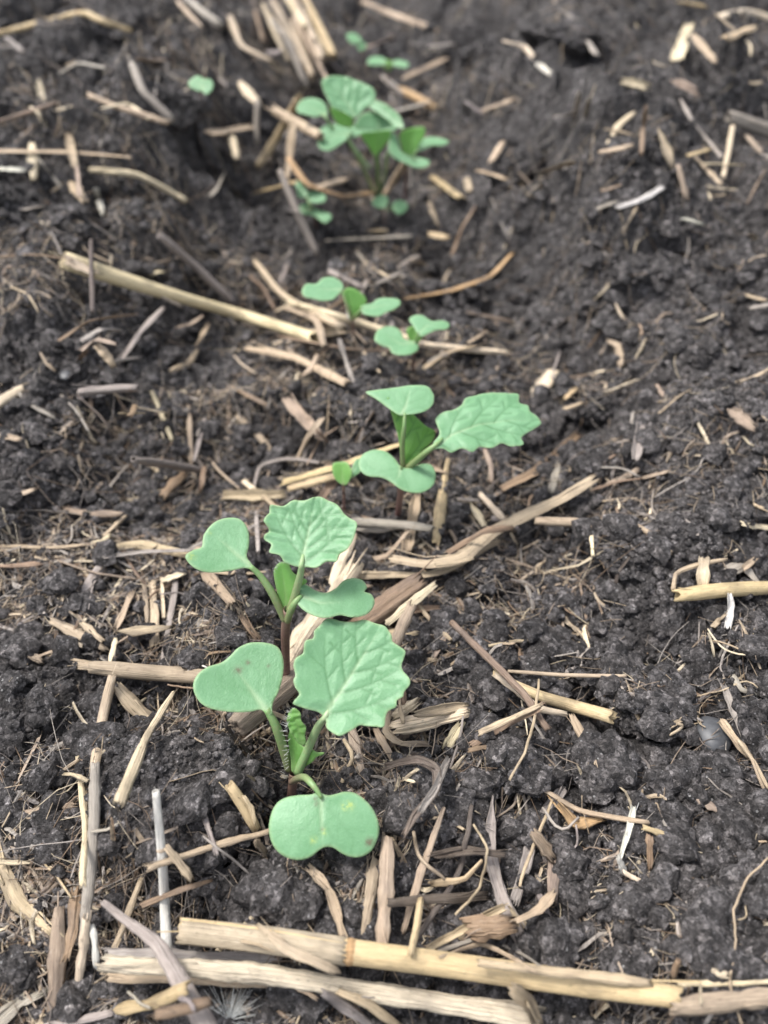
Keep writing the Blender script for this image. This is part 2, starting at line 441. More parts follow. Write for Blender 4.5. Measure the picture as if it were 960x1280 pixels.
# ------------------------------------------------------------------ clods and pebbles
for a in [
    (225, 985, 190, 150, 'large rough soil clod left of the nearest seedling, the biggest clod in view', 1, 'soil clod', 'soil_clod', 0.24, None, 0.10, 0.72),
    (292, 1108, 76, 58, 'dark soil clod just above the left half of the thick straw stalks', 2),
    (372, 1120, 80, 62, 'crumbly soil clod directly below the front heart shaped cotyledon', 3),
    (272, 800, 100, 85, 'rounded dark clod between the brown stalk and the seedling with a red stem', 4),
    (520, 985, 62, 80, 'soil clod at the right side of the nearest seedling, under a curled dry strip', 5, 'soil clod', 'soil_clod', 0.7, None, 0.10, 0.8),
    (612, 960, 110, 62, 'broad crumbly clod below the broken cream husk, partly split', 6, 'soil clod', 'soil_clod', 0.7, None, 0.10, 0.8),
    (803, 892, 96, 66, 'flat topped soil clod beside the tip of the golden crossed straw', 7, 'soil clod', 'soil_clod', 0.7, None, 0.10, 0.8),
    (755, 965, 78, 52, 'lumpy soil clod left of and below the small smooth stone', 8, 'soil clod', 'soil_clod', 0.7, None, 0.10, 0.8),
    (750, 845, 70, 42, 'low pale topped clod above the golden crossed straw', 9),
    (455, 515, 110, 62, 'dark clod behind the left side of the seedling with the wide toothed leaf', 10),
    (560, 1025, 66, 60, 'soil clod among the fine grey fibres right of the nearest seedling', 11),
    (640, 215, 66, 50, 'blurred dark lump of earth on the right bank beside the far seedlings', 12),
    (205, 120, 90, 60, 'blurred dark lump on the left bank near the thin bent grey stem', 13),
    (690, 1190, 70, 46, 'small heap of earth above the golden stalk end, right of the crumpled leaf', 14),
    (880, 1205, 60, 46, 'lump of soil just above the pale straw at the lower right corner', 15),
    (40, 1185, 60, 46, 'lump of soil in the lower left corner beside the brown bark strip', 16),
    (700, 25, 90, 50, 'blurred clod at the far end of the right bank near the top edge', 17),
    (120, 480, 60, 34, 'low clod on the left bank next to the short purple brown stick', 18),
    (740, 500, 90, 50, 'rounded mound of crumbs right of the bright cream straw chip', 19),
    (925, 800, 66, 40, 'crumb covered clod under the golden stalk at the right edge', 20),
    (600, 720, 64, 36, 'small clod just below the long bent straw arc', 21),
    (790, 690, 90, 50, 'wide low clod on the open soil right of the long bent straw', 22),
    (425, 895, 60, 36, 'dark clod hidden behind the big toothed leaf of the nearest seedling', 23),
    (60, 960, 56, 40, 'small clod at the left edge beside the long upright grey stem', 24),
    (575, 420, 60, 36, 'blurred clod right of the small bright pair of seed leaves', 25)]:
    clod(*a)
_sr = random.Random(5)
clod(884, 925, 44, 46, 'smooth dark grey stone, the only smooth pebble, beside a soil clod', 40, cat='stone', name='pebble', rough=0, mat=M_PEB, sink=-0.15)
for i in range(70):
    px, py = _sr.uniform(10, 950), 120 + 1150 * _sr.random() ** 0.8
    if (abs(px - 225) < 120 and abs(py - 990) < 95) or (abs(px - 884) < 40 and abs(py - 930) < 45): px = 700 + (px % 200)
    near = 0.45 + 0.55 * py / 1280
    ww = _sr.uniform(18, 40) * near
    side = 'on the right bank' if px > 560 else ('on the left bank' if px < 300 else 'in the row')
    dist = 'near the lower edge' if py > 950 else ('half way up' if py > 500 else 'in the blurred part')
    clod(px, py, ww, ww * _sr.uniform(0.6, 0.9), 'small dark clod %s %s, one of many' % (side, dist), 100 + i, name='small_clod', group='small clods strewn over the soil')
for px, py, ww, lab in [(100, 186 * 2 + 18, 14, 'tiny pale grey pebble on the left bank at the end of a curved fibre'),
                        (672, 950, 26, 'small brown nut shaped stone below the thin stalk of the crossed straws'),
                        (82, 468, 16, 'small grey pebble beside a splinter on the left bank')]:
    clod(px, py, ww, ww * 0.8, lab, px, cat='stone', name='pebble', rough=0, mat=M_PEB, sink=0.15)

# ------------------------------------------------------------------ crumbs: countless, one object
def cleared(x, y, share=0.0):
    m = np.zeros(len(x), bool)
    rnd = RNG.random(len(x))
    for (a, b, ra, rb, full) in CLEAR: m |= (((x - a) / ra) ** 2 + ((y - b) / rb) ** 2 < 1) & (rnd > (0 if full else share))
    return m
def crumbs():
    T1, T2 = ICO[1], ICO[2]
    n = 110000
    v = RNG.random(n); u = RNG.uniform(-1, 1, n)
    ang = np.radians(8 + 75 * v); y = CAM_H / np.tan(ang)
    x = u * (0.56 * (y * CP + CAM_H * SP) + 0.01)
    keep = fbm2(x, y, 22, 3, 301) + 0.35 * RNG.standard_normal(n) * 0.5 > -0.12
    keep &= ~cleared(x, y, 0.25)
    x, y = x[keep], y[keep]
    r = 0.00036 * (1 - RNG.random(len(x))) ** (-0.52); r = np.minimum(r, 0.0036)
    d = np.hypot(y, CAM_H)
    ok = r / d > 0.0014; x, y, r, d = x[ok], y[ok], r[ok], d[ok]
    z = top(x, y) + r * 0.15
    VV, FF, off = [], [], 0
    vari = {}
    for n_, (U, F) in ((1, T1), (2, T2)):
        vari[n_] = []
        for kx in range(14):
            rr = 1 + 0.9 * vn3(U[:, 0] * 1.3 + kx * 5, U[:, 1] * 1.3, U[:, 2] * 1.3, kx) + 0.5 * vn3(U[:, 0] * 3 + kx, U[:, 1] * 3, U[:, 2] * 3, kx + 50)
            vari[n_].append(U * rr[:, None])
    big = r / d > 0.0060
    for n_, sel in ((1, ~big), (2, big)):
        F = ICO[n_][1]
        idx = np.nonzero(sel)[0]
        for kx in range(14):
            ii = idx[kx::14]
            if not len(ii): continue
            T = vari[n_][kx]
            a = RNG.uniform(0, 6.28, len(ii)); c, s = np.cos(a), np.sin(a)
            sc = np.stack([RNG.uniform(0.8, 1.3, len(ii)), RNG.uniform(0.8, 1.2, len(ii)), RNG.uniform(0.6, 0.95, len(ii))], -1) * r[ii][:, None]
            P = T[None] * sc[:, None, :]
            Q = np.stack([P[..., 0] * c[:, None] - P[..., 1] * s[:, None], P[..., 0] * s[:, None] + P[..., 1] * c[:, None], P[..., 2]], -1)
            Q += np.stack([x[ii], y[ii], z[ii]], -1)[:, None, :]
            VV.append(Q.reshape(-1, 3)); FF.append((F[None] + (off + np.arange(len(ii)) * len(T))[:, None, None]).reshape(-1, 3)); off += Q.shape[0] * Q.shape[1]
    o = link('soil_crumbs', mesh_np('soil_crumbs', np.concatenate(VV), np.concatenate(FF), False), M_SOIL)
    tag(o, 'loose dark crumbs of earth covering the whole field', 'soil crumbs', kind='stuff')
crumbs()

# ------------------------------------------------------------------ straw, stalks, strips, fibres
C = dict(gold=(0.58, 0.44, 0.26), cream=(0.72, 0.60, 0.42), tan=(0.50, 0.39, 0.265), grey=(0.37, 0.325, 0.28), pink=(0.37, 0.285, 0.21),
         brown=(0.27, 0.185, 0.12), dark=(0.13, 0.10, 0.08), purple=(0.29, 0.25, 0.22), ochre=(0.46, 0.30, 0.15), white=(0.80, 0.76, 0.67))

def resample(P, n, close=False):
    P = np.asarray(P, float)
    if close: P = np.vstack([P[-1], P, P[0], P[1]])
    else: P = np.vstack([2 * P[0] - P[1], P, 2 * P[-1] - P[-2]])
    out = []
    segs = len(P) - 3
    L = [max(np.linalg.norm(P[i + 2] - P[i + 1]), 1e-9) for i in range(segs)]
    tot = sum(L); acc = np.concatenate([[0], np.cumsum(L)])
    ts = np.linspace(0, tot, n, endpoint=not close)
    for tt in ts:
        i = min(int(np.searchsorted(acc, tt, 'right')) - 1, segs - 1); u = (tt - acc[i]) / L[i]
        p0, p1, p2, p3 = P[i:i + 4]
        out.append(0.5 * ((2 * p1) + (-p0 + p2) * u + (2 * p0 - 5 * p1 + 4 * p2 - p3) * u * u + (-p0 + 3 * p1 - 3 * p2 + p3) * u ** 3))
    return np.array(out)

def sweep(P, W, span, wall, roll=0.0, twist=0.0, K=12, ridge=0.05, rag=0.6, seed=0, flat=1.0, jit=0.0):
    """P path, W full widths; the section is an arc of SPAN degrees with a wall; 360 is a hollow stalk"""
    P = np.asarray(P, float); n = len(P); rs = np.random.default_rng(seed)
    T = np.gradient(P, axis=0); T /= np.linalg.norm(T, axis=1)[:, None]
    S = np.cross(T, [0, 0, 1.0]); S /= np.linalg.norm(S, axis=1)[:, None] + 1e-12; U = np.cross(S, T)
    half = math.radians(span) / 2
    a = np.linspace(-half, half, K)
    R = W / 2 if span >= 180 else W / 2 / math.sin(half)
    rr = 1 + ridge * rs.standard_normal(K)
    if span >= 350: rr[-1] = rr[0]
    zoff = 0 if span >= 180 else math.cos(half) * 0.5 + 0.5
    s_arr = np.concatenate([[0], np.cumsum(np.linalg.norm(np.diff(P, axis=0), axis=1))])
    length = s_arr[-1]
    ragA = np.clip(np.convolve(rs.random(K + 4), [0.2, 0.5, 0.3], 'same')[2:-2] - 0.2, 0, 1); ragB = np.clip(rs.random(K), 0, 1)
    if span >= 350: ragA[-1] = ragA[0]; ragB[-1] = ragB[0]
    V = np.zeros((n, 2, K, 3)); UV = np.zeros((n, 2, K, 2))
    for i in range(n):
        ro = roll + twist * (i / (n - 1)); c, s = math.cos(ro), math.sin(ro)
        S1 = S[i] * c + U[i] * s; U1 = -S[i] * s + U[i] * c
        Ri = R[i]; wl = max(min(wall, Ri * 0.5), 1e-5)
        pr = rr * (1 + jit * rs.standard_normal(K) * 0.5)
        if span >= 350: pr[-1] = pr[0]
        for q, rad in enumerate((Ri * pr, Ri * pr - wl)):
            V[i, q] = P[i] + np.outer(rad * np.sin(a), S1) + np.outer((rad * np.cos(a) - Ri * zoff) * flat, U1)
            UV[i, q, :, 0] = s_arr[i] * 1000; UV[i, q, :, 1] = a * Ri * 1000 + q * 7
        # ragged ends: fibres of unequal length
        wl_ = W[min(max(i, 1), n - 2)]
        if i == 0: V[i] -= T[i] * (rag * wl_ * ragA)[None, :, None]
        if i == n - 1: V[i] += T[i] * (rag * wl_ * ragB)[None, :, None]
    idx = np.arange(n * 2 * K).reshape(n, 2, K)
    F = []
    o = idx[:, 0]; q = idx[:, 1]
    F.append(np.stack([o[:-1, :-1], o[:-1, 1:], o[1:, 1:], o[1:, :-1]], -1).reshape(-1, 4))
    F.append(np.stack([q[:-1, :-1], q[1:, :-1], q[1:, 1:], q[:-1, 1:]], -1).reshape(-1, 4))
    F.append(np.stack([o[:-1, 0], o[1:, 0], q[1:, 0], q[:-1, 0]], -1)); F.append(np.stack([o[:-1, -1], q[:-1, -1], q[1:, -1], o[1:, -1]], -1))
    F.append(np.stack([o[0, :-1], q[0, :-1], q[0, 1:], o[0, 1:]], -1)); F.append(np.stack([o[-1, :-1], o[-1, 1:], q[-1, 1:], q[-1, :-1]], -1))
    return V.reshape(-1, 3), np.concatenate(F), UV.reshape(-1, 2)

def set_uv(me, UV):
    l = me.uv_layers.new(name='UVMap'); vi = np.zeros(len(me.loops), np.int32); me.loops.foreach_get('vertex_index', vi)
    l.data.foreach_set('uv', UV[vi].astype(np.float32).ravel())

def settle(pts, wpx, rigid, n, lift=0.0, ends=(0, 0), kink=0.0):
    Q = resample(pts, n) if len(pts) > 2 else np.linspace(pts[0], pts[1], n)
    if len(pts) > 3 or (len(pts) == 3 and kink):       # dry straw kinks rather than bends
        A_ = np.asarray(pts, float); L_ = np.concatenate([[0], np.cumsum(np.linalg.norm(np.diff(A_, axis=0), axis=1))]); s_ = np.linspace(0, L_[-1], n)
        Q = (1 - kink) * Q + kink * np.stack([np.interp(s_, L_, A_[:, 0]), np.interp(s_, L_, A_[:, 1])], -1)
    t = np.linspace(0, 1, n)
    p = first_hit(Q, top); z = p[:, 2].copy(); wm = wpx * depth_of(np.median(p, axis=0)) / FPX
    for _ in range(1):
        tg = np.gradient(p[:, :2], axis=0); tg /= np.linalg.norm(tg, axis=1)[:, None] + 1e-12
        h3 = [top(p[:, 0] - tg[:, 1] * wm * f_, p[:, 1] + tg[:, 0] * wm * f_) for f_ in (-0.35, 0, 0.35)]
        h = 0.5 * (np.maximum(np.maximum(h3[0], h3[1]), h3[2]) + sum(h3) / 3)
        h = np.minimum(h, z + 0.006)
        if rigid:
            k = np.polyfit(t, h, 1); base = np.polyval(k, t); base = base + np.percentile(h - base, 90)
        else:
            sg = max(n * 0.10, 2.0); kk = np.exp(-0.5 * (np.arange(-int(3 * sg), int(3 * sg) + 1) / sg) ** 2); kk /= kk.sum()
            base = np.convolve(np.pad(h, len(kk) // 2, 'edge'), kk, 'valid')[:n] + 0.85 * np.std(h - np.polyval(np.polyfit(t, h, 2), t))
        zt = base + 0.0003 + 0.0010 * sst(0.25, 0.7, float(p[n // 2, 1])) + 0.34 * wm + lift + ends[0] * (1 - t) ** 2 + ends[1] * t ** 2
        z = np.minimum(np.maximum(zt, z - (0.6 * wm if not rigid else 9)), 0.12)
    p = on_height(Q, z)
    return p, wm

USED = {}
STRAWS = []
PAR = {  # kind: (span, wall, rigid, rag, flat, ridge, name, category)
    'T': (360, 0.0005, True, 0.5, 0.9, 0.014, 'straw_stalk', 'straw stalk'),
    'S': (200, 0.0004, True, 0.8, 0.75, 0.07, 'split_stalk', 'split stalk'),
    'B': (95, 0.00022, False, 0.9, 1.0, 0.04, 'dry_leaf_strip', 'dry leaf strip'),
    'C': (110, 0.0004, True, 0.8, 0.9, 0.08, 'straw_chip', 'straw chip'),
    'K': (360, 0.0012, True, 0.35, 0.85, 0.09, 'dead_stick', 'stick'),
    'F': (360, 0.0002, False, 0.3, 1.0, 0.0, 'root_fibre', 'root fibre'),
}
def straw(kind, pts, wpx, col, label, group=None, lift=0.0, ends=(0, 0), taper=(0.8, 0.8), name=None, cat=None, node=None, roll=None, twist=None, wide=None, rag=None, sheath=None):
    span, wall, rigid, rg, flat, ridge, nm, ct = PAR[kind]
    seed = len(STRAWS) * 17 + 5; rs = random.Random(seed)
    pts = [tuple(map(float, p)) for p in pts]
    if len(pts) > 2 and kind == 'T': rigid = False
    lp = sum(math.dist(pts[i], pts[i + 1]) for i in range(len(pts) - 1))
    n = int(min(max(lp / 7, 7), 60))
    if rigid and len(pts) == 2 and kind != 'C':
        (x0, y0), (x1, y1) = pts; b = rs.uniform(-0.022, 0.022) * lp; dx, dy = (x1 - x0) / lp, (y1 - y0) / lp
        pts = [pts[0], ((x0 + x1) / 2 - dy * b, (y0 + y1) / 2 + dx * b), pts[1]]
    P, wm = settle(pts, wpx * (0.75 if kind == 'F' else 1), rigid, n, lift, ends, 0.0 if wpx < 4 else (0.3 if kind == 'T' else 0.6))
    t = np.linspace(0, 1, n)
    W = wm * (np.interp(t, [0, 0.18, 0.82, 1], [taper[0], 1, 1, taper[1]]) if wide is None else np.interp(t, np.linspace(0, 1, len(wide)), wide))
    W = W * (1 + 0.07 * np.array([rs.uniform(-1, 1) for _ in range(n)]) * (kind in 'BCKS'))
    if kind in 'BCS': W = W * (1 + 0.24 * np.interp(np.linspace(0, 1, n), np.linspace(0, 1, 7), [rs.uniform(-1, 1) for _ in range(7)]))
    if kind in 'BCKSF': P = P + np.cumsum(np.random.default_rng(seed).standard_normal((n, 3)), 0) * 0.00004 * (1 if kind != 'F' else 2)
    roll = rs.uniform(-0.4, 0.4) if roll is None else roll
    twist = (rs.uniform(-0.8, 0.8) if kind == 'B' else rs.uniform(-0.2, 0.2)) if twist is None else twist
    if kind in 'BC' and rs.random() < 0.35: roll += math.pi
    K = 7 if kind == 'F' else (34 if wpx > 22 else 14 if wpx > 9 else 9)
    V, F, UV = sweep(P, W, span, min(wall, wm * 0.22), roll, twist, K, ridge, rg if rag is None else rag, seed, flat, 0.04 if kind in 'KS' else 0.0)
    at = P[n // 2].copy()
    nm = name or nm
    me = mesh_np(nm, local(V, at), F); set_uv(me, UV)
    o = link(nm, me, M_STRAW); o.location = at
    c = C[col] if isinstance(col, str) else col
    j = [rs.uniform(0.86, 1.12) for _ in range(1)][0]
    o.color = (c[0] * j, c[1] * j * rs.uniform(0.97, 1.02), c[2] * j * rs.uniform(0.93, 1.05), 0.75 if kind == 'T' else 0.95)
    for off in (-0.4, -0.2, 0, 0.2, 0.4):
        T = np.gradient(P[:, :2], axis=0); T /= np.linalg.norm(T, axis=1)[:, None] + 1e-12
        dd = np.linspace(0, n - 1, n * 6); xs = np.interp(dd, range(n), P[:, 0] - T[:, 1] * W * off); yy = np.interp(dd, range(n), P[:, 1] + T[:, 0] * W * off)
        occupy(xs, yy, np.interp(dd, range(n), P[:, 2] + 0.3 * W * flat))
    if node is not None:
        for fr in (node if isinstance(node, (list, tuple)) else [node]):
            i = min(max(int(fr * (n - 1)), 1), n - 2)
            tt = np.linspace(-1, 1, 9); dirn = (P[i + 1] - P[i - 1]); dirn /= np.linalg.norm(dirn)
            Pn = P[i] + np.outer(tt * W[i] * 0.28, dirn); Wn = W[i] * (0.93 + 0.16 * np.exp(-(tt * 1.5) ** 2))
            Vn, Fn, UVn = sweep(Pn, Wn, 360, 0.0006, roll, 0, K, ridge * 0.5, 0, seed + 1, flat)
            mn = mesh_np('node', local(Vn, at), Fn); set_uv(mn, UVn)
            q = link('node', mn, M_STRAW, o); q.color = (c[0] * 0.72, c[1] * 0.6, c[2] * 0.5, .6)
    if kind in 'TSBK' and wpx >= 8 and n >= 8:      # splinters peeling off the ends
        for e in range(rs.choice([1, 2, 2, 3])):
            m = max(int(n * rs.uniform(0.2, 0.5)), 5); i0 = 0 if rs.random() < 0.5 else n - m
            tt = np.linspace(0, 1, m); tt = tt[::-1] if i0 == 0 else tt
            T = np.gradient(P, axis=0)[i0:i0 + m]; T /= np.linalg.norm(T, axis=1)[:, None]
            sd = rs.uniform(-0.42, 0.42); out = rs.choice([-1, 1]) * rs.uniform(0.1, 0.7)
            SN = np.stack([-T[:, 1], T[:, 0], 0 * tt], -1)
            Ps = P[i0:i0 + m] + SN * (wm * (sd + out * tt ** 2))[:, None] + np.array([0, 0, 1.0]) * (W[i0:i0 + m] * (0.42 * flat) * math.sqrt(max(1 - 4 * sd * sd, 0.1)) * (1 if kind != 'B' else 0.3) + wm * 0.35 * rs.random() * tt ** 2)[:, None]
            ext = (T[-1] if i0 else -T[0]) * wm * rs.uniform(0, 1.2)
            Ps = Ps + ext * (tt ** 3)[:, None]
            Ws = wm * rs.uniform(0.10, 0.24) * (1 - 0.6 * tt)
            Vn, Fn, UVn = sweep(Ps, Ws, 120, wm * 0.03, rs.uniform(-0.5, 0.5), rs.uniform(-1, 1), 6, 0.05, 1.5, seed + e)
            mn = mesh_np('splinter', local(Vn, at), Fn); set_uv(mn, UVn)
            q = link('splinter', mn, M_STRAW, o); g = rs.uniform(0.75, 1.25); q.color = tuple(min(v * g, .8) for v in o.color[:3]) + (1,)
    if sheath:
        i0, i1 = int(sheath[0] * (n - 1)), int(sheath[1] * (n - 1)) + 1
        Vn, Fn, UVn = sweep(P[i0:i1], W[i0:i1] * 1.07, 285, 0.00025, roll + 0.5, -0.5, 28, 0.03, 0.35, seed + 9, flat)
        mn = mesh_np('leaf_sheath', local(Vn, at), Fn); set_uv(mn, UVn)
        q = link('leaf_sheath', mn, M_STRAW, o); q.color = (*sheath[2], 1.0)
    tag(o, label, cat or ct, group)
    STRAWS.append(o)
    if not group:
        assert label not in USED, label
        USED[label] = 1
    assert 4 <= len(label.split()) <= 16, label
    return o
def litter():
    n = 56000
    ang = np.radians(9 + 74 * RNG.random(n)); y = CAM_H / np.tan(ang)
    x = RNG.uniform(-1, 1, n) * 0.54 * (y * CP + CAM_H * SP)
    pxs = 480 + FPX * x / (y * CP + CAM_H * SP)
    p = np.exp(-((pxs - 420) / 230) ** 2) * 0.75 + np.where(pxs < 330, 0.55, 0.24)
    p = p * sst(-0.35, 0.25, fbm2(x, y, 30, 3, 700))
    k = (RNG.random(n) < p * (1 - 0.35 * sst(0.15, 0.35, y) * (pxs > 560))) & ~cleared(x, y, 0.04); x, y = x[k], y[k]; n = len(x)
    d = np.hypot(y, CAM_H)
    cols = np.array([C['tan'], C['tan'], C['grey'], C['pink'], C['brown'], C['brown'], C['dark'], C['purple'], C['cream'], C['pink'], C['grey']])
    U = lambda a_, b_: RNG.uniform(a_, b_, (n, 1))
    m = 6; t = np.linspace(-0.5, 0.5, m)[None]
    fib = RNG.random((n, 1)) < 0.62
    L = np.minimum(U(0.0016, 0.0045) * (1 + RNG.exponential(0.8, (n, 1))), 0.020) * np.where(fib, 1.6, 1) * (1 + 1.2 * sst(0.2, 0.6, y))[:, None]
    Wd = np.maximum(np.where(fib, U(0.00010, 0.00026), U(0.0003, 0.0011)), d[:, None] * 0.0006)
    a = U(0, 6.28); cv = np.where(fib, U(-1.1, 1.1), U(-0.3, 0.3)); kk = U(-0.5, 0.5) * np.abs(t + U(-0.3, 0.3))
    X = x[:, None] + L * (t * np.cos(a) - (cv * t * t + kk) * np.sin(a)); Y = y[:, None] + L * (t * np.sin(a) + (cv * t * t + kk) * np.cos(a))
    g = top(X.ravel(), Y.ravel()).reshape(n, m); gm = g.mean(1, keepdims=True)
    sl = ((g - gm) * t).sum(1, keepdims=True) / (t * t).sum()
    Zc = gm + sl * t + (g - gm - sl * t).max(1, keepdims=True) * 0.6 + t * L * U(-0.2, 0.2) + 0.0002
    P = np.stack([X, Y, Zc], -1); T = np.gradient(P, axis=1); T /= np.linalg.norm(T, axis=2, keepdims=True)
    Sd = np.cross(T, [0, 0, 1]); Sd /= np.linalg.norm(Sd, axis=2, keepdims=True); Up = np.cross(Sd, T)
    ro = U(-0.9, 0.9)[..., None]; S1 = Sd * np.cos(ro) + Up * np.sin(ro); U1 = -Sd * np.sin(ro) + Up * np.cos(ro)
    Wv = (Wd * (1 - 0.6 * np.abs(t * 2) ** 2 * RNG.random((n, 1))) * (1 + 0.15 * RNG.standard_normal((n, m))))[..., None]
    th = (Wd * np.where(fib, 0.9, 0.22))[..., None]
    q = np.stack([P - S1 * Wv / 2, P + U1 * th / 2, P + S1 * Wv / 2, P - U1 * th / 2], 2)
    q[:, 0] += T[:, 0][:, None] * RNG.uniform(-.6, .6, (n, 4, 1)) * Wd[..., None]; q[:, -1] += T[:, -1][:, None] * RNG.uniform(-.6, .6, (n, 4, 1)) * Wd[..., None]
    idx = np.arange(m * 4).reshape(m, 4)
    f = np.concatenate([np.stack([idx[:-1, j], idx[1:, j], idx[1:, (j + 1) % 4], idx[:-1, (j + 1) % 4]], -1) for j in range(4)] + [idx[0][None, ::-1], idx[-1][None]])
    V = q.reshape(-1, 3); F = (f[None] + (np.arange(n) * m * 4)[:, None, None]).reshape(-1, 4)
    cc = cols[RNG.integers(len(cols), size=n)] * U(0.5, 1.0) * np.where(fib, 0.85, 0.9); cc = np.repeat(cc, m * 4, 0)
    me = mesh_np('straw_litter', V, F, False); cattr(me, 'col', cc)
    tag(link('straw_litter', me, M_BITS), 'fine straw bits and rootlets scattered over the whole soil', 'straw litter', kind='stuff')
litter()

# every piece below was found in the photograph: kind, its course over the soil, width, colour, label
S = straw
_m = random.Random(23)
for k_ in range(52):
    if k_ < 30: cx, cy = _m.gauss(470, 110), _m.uniform(560, 830)
    elif k_ < 42: cx, cy = _m.uniform(440, 690), _m.uniform(1030, 1190)
    else: cx, cy = _m.gauss(420, 60), _m.uniform(200, 520)
    if k_ < 20: cx = _m.choice([_m.uniform(110, 330), _m.uniform(430, 640)])
    L_ = _m.uniform(28, 80); a_ = _m.gauss(-0.25, 0.8) if k_ < 30 or k_ >= 42 else _m.gauss(1.5, 0.7)
    dx, dy = L_ / 2 * math.cos(a_), L_ / 2 * math.sin(a_) * 0.85; b_ = _m.uniform(-0.12, 0.12)
    where = 'under the seedlings half way up' if k_ < 30 else ('above the thick stalks' if k_ < 42 else 'in the blurred part of the row')
    S(_m.choice('BBSF'), [(cx - dx, cy - dy), (cx - b_ * dy, cy + b_ * dx), (cx + dx, cy + dy)], _m.choice([4, 5, 6, 8, 10, 12]), _m.choice(['tan', 'tan', 'grey', 'pink', 'brown', 'purple']),
      'one of the matted dry blades %s' % where, group='matted dry blades half buried along the row', name='matted_blade', cat='dry blade')
for k_ in range(9):
    x0, y0 = _m.uniform(325, 400), _m.uniform(-10, 30)
    S(_m.choice('TSB'), [(x0, y0), (x0 + _m.uniform(14, 44), y0 + _m.uniform(45, 80))], _m.choice([6, 7, 9]), _m.choice(['tan', 'gold', 'grey', 'pink']),
      'one of the crowded thin stems filling the blurred stubble bundle', group='thin stems filling the stubble bundle', name='stubble_stem', cat='stubble stem', lift=0.004 * _m.random())
# --- far part, top of the photo
S('S', [(351, 40), (381, 104)], 8, 'grey', 'leftmost brownish stem of the blurred stubble bundle at the top')
S('T', [(340, 2), (391, 96)], 9, 'tan', 'second stem from the left in the blurred stubble bundle, its longest')
S('T', [(356, -6), (382, 34)], 8, 'cream', 'short pale stem at the top of the blurred stubble bundle')
S('T', [(366, -4), (403, 74)], 8, 'tan', 'middle stem of the blurred stubble bundle at the top')
S('T', [(379, -6), (417, 70)], 9, 'gold', 'golden rightmost stem of the blurred stubble bundle at the top')
S('S', [(394, 52), (425, 92)], 8, 'purple', 'greyish foot of the blurred stubble bundle, just above the far leafy seedling')
S('B', [(316, 0), (330, 50)], 7, 'brown', 'dark thin blade left of the blurred stubble bundle')
S('K', [(232, -2), (276, 32)], 10, 'grey', 'thick pale grey stem at the top edge left of the stubble bundle')
S('K', [(222, 2), (252, 34)], 5, 'tan', 'thin stem beside the thick pale grey one at the top edge')
S('S', [(288, 22), (302, 58), (337, 77)], 9, 'tan', 'bent stem on the left bank just left of the stubble bundle')
S('T', [(-4, 43), (100, 17), (122, 24), (162, 38)], 8, 'gold', 'golden bent stalk in the top left corner', node=0.62)
S('K', [(165, 80), (180, 115), (216, 149)], 10, 'grey', 'bent grey stem standing up on the far left bank')
S('S', [(112, 120), (150, 135), (207, 153)], 9, 'tan', 'tan stem below the bent grey one on the far left bank')
S('B', [(126, 135), (160, 128), (185, 147)], 5, 'cream', 'thin pale strip lying along the tan stem on the left bank')
S('T', [(113, 212), (172, 219), (231, 250)], 8, 'cream', 'cream curved straw ending at the edge of the left bank', twist=0)
S('B', [(-4, 189), (80, 190), (160, 196)], 7, 'tan', 'long tan strip along the left edge beneath two pale husks')
S('C', [(40, 182), (42, 222)], 14, 'cream', 'pale papery husk on the left bank, left one of two', name='husk', cat='husk', wide=[0.5, 1, 1, 0.5])
S('C', [(85, 168), (93, 208)], 11, 'tan', 'upright papery husk on the left bank, right one of two', name='husk', cat='husk', wide=[0.5, 1, 0.9, 0.7])
S('C', [(88, 228), (106, 252)], 14, 'tan', 'roundish husk below the two papery husks of the left bank', name='husk', cat='husk', wide=[0.5, 1, 0.9, 0.5])
S('B', [(120, 236), (128, 266)], 7, 'white', 'small white flake below the cream curved straw')
S('B', [(50, 200), (75, 232)], 4, 'grey', 'fine grey strip between the papery husks')
S('C', [(96, 208), (100, 245)], 7, 'pink', 'dull pinkish chip between the upright husk and the roundish one')
S('C', [(-3, 211), (28, 213)], 6, 'white', 'pale chip at the left edge below the long tan strip')
S('B', [(28, 262), (54, 258)], 7, 'grey', 'grey flat chip on the left bank at the edge, under the husks')
S('K', [(0, 152), (60, 132), (72, 128)], 6, 'brown', 'thin brown stick at the left edge above the papery husks')
S('B', [(48, 100), (53, 125)], 9, 'cream', 'pale triangular flake near the top left', wide=[0.3, 0.7, 1, 0.8])
S('K', [(8, 48), (30, 66)], 6, 'purple', 'short purplish stick under the golden bent stalk')
S('S', [(76, 92), (100, 80), (140, 88)], 6, 'grey', 'weathered grey strip right of the pale triangular flake')
S('T', [(374, 122), (323, 208)], 10, 'gold', 'straight golden straw leaning in the furrow left of the far leafy seedling', ends=(0.018, 0), rag=0.1)
S('T', [(343, 139), (400, 170)], 11, 'tan', 'tan straw crossing behind the straight leaning golden straw')
S('B', [(364, 160), (358, 222)], 15, 'tan', 'wide tan strip right of the straight leaning golden straw')
S('B', [(300, 103), (322, 128)], 13, 'cream', 'cream curled flake in the furrow above the leaning golden straw', wide=[0.4, 1, 1, 0.5])
S('C', [(265, 167), (316, 159)], 13, 'tan', 'flat tan piece at the edge of the left bank')
S('C', [(290, 172), (296, 195)], 10, 'cream', 'short cream chip below the flat tan piece')
S('K', [(322, 125), (322, 180)], 7, 'grey', 'thin grey stem upright between the cream flake and the leaning straw')
S('C', [(318, 242), (367, 229)], 9, 'gold', 'golden straw piece at the foot of the leaning straw')
S('S', [(362, 200), (385, 232), (430, 246), (478, 240)], 9, 'ochre', 'brown curved straw in front of the far leafy seedling')
S('C', [(392, 236), (428, 224)], 15, 'tan', 'broad tan chip inside the bend of the brown curved straw')
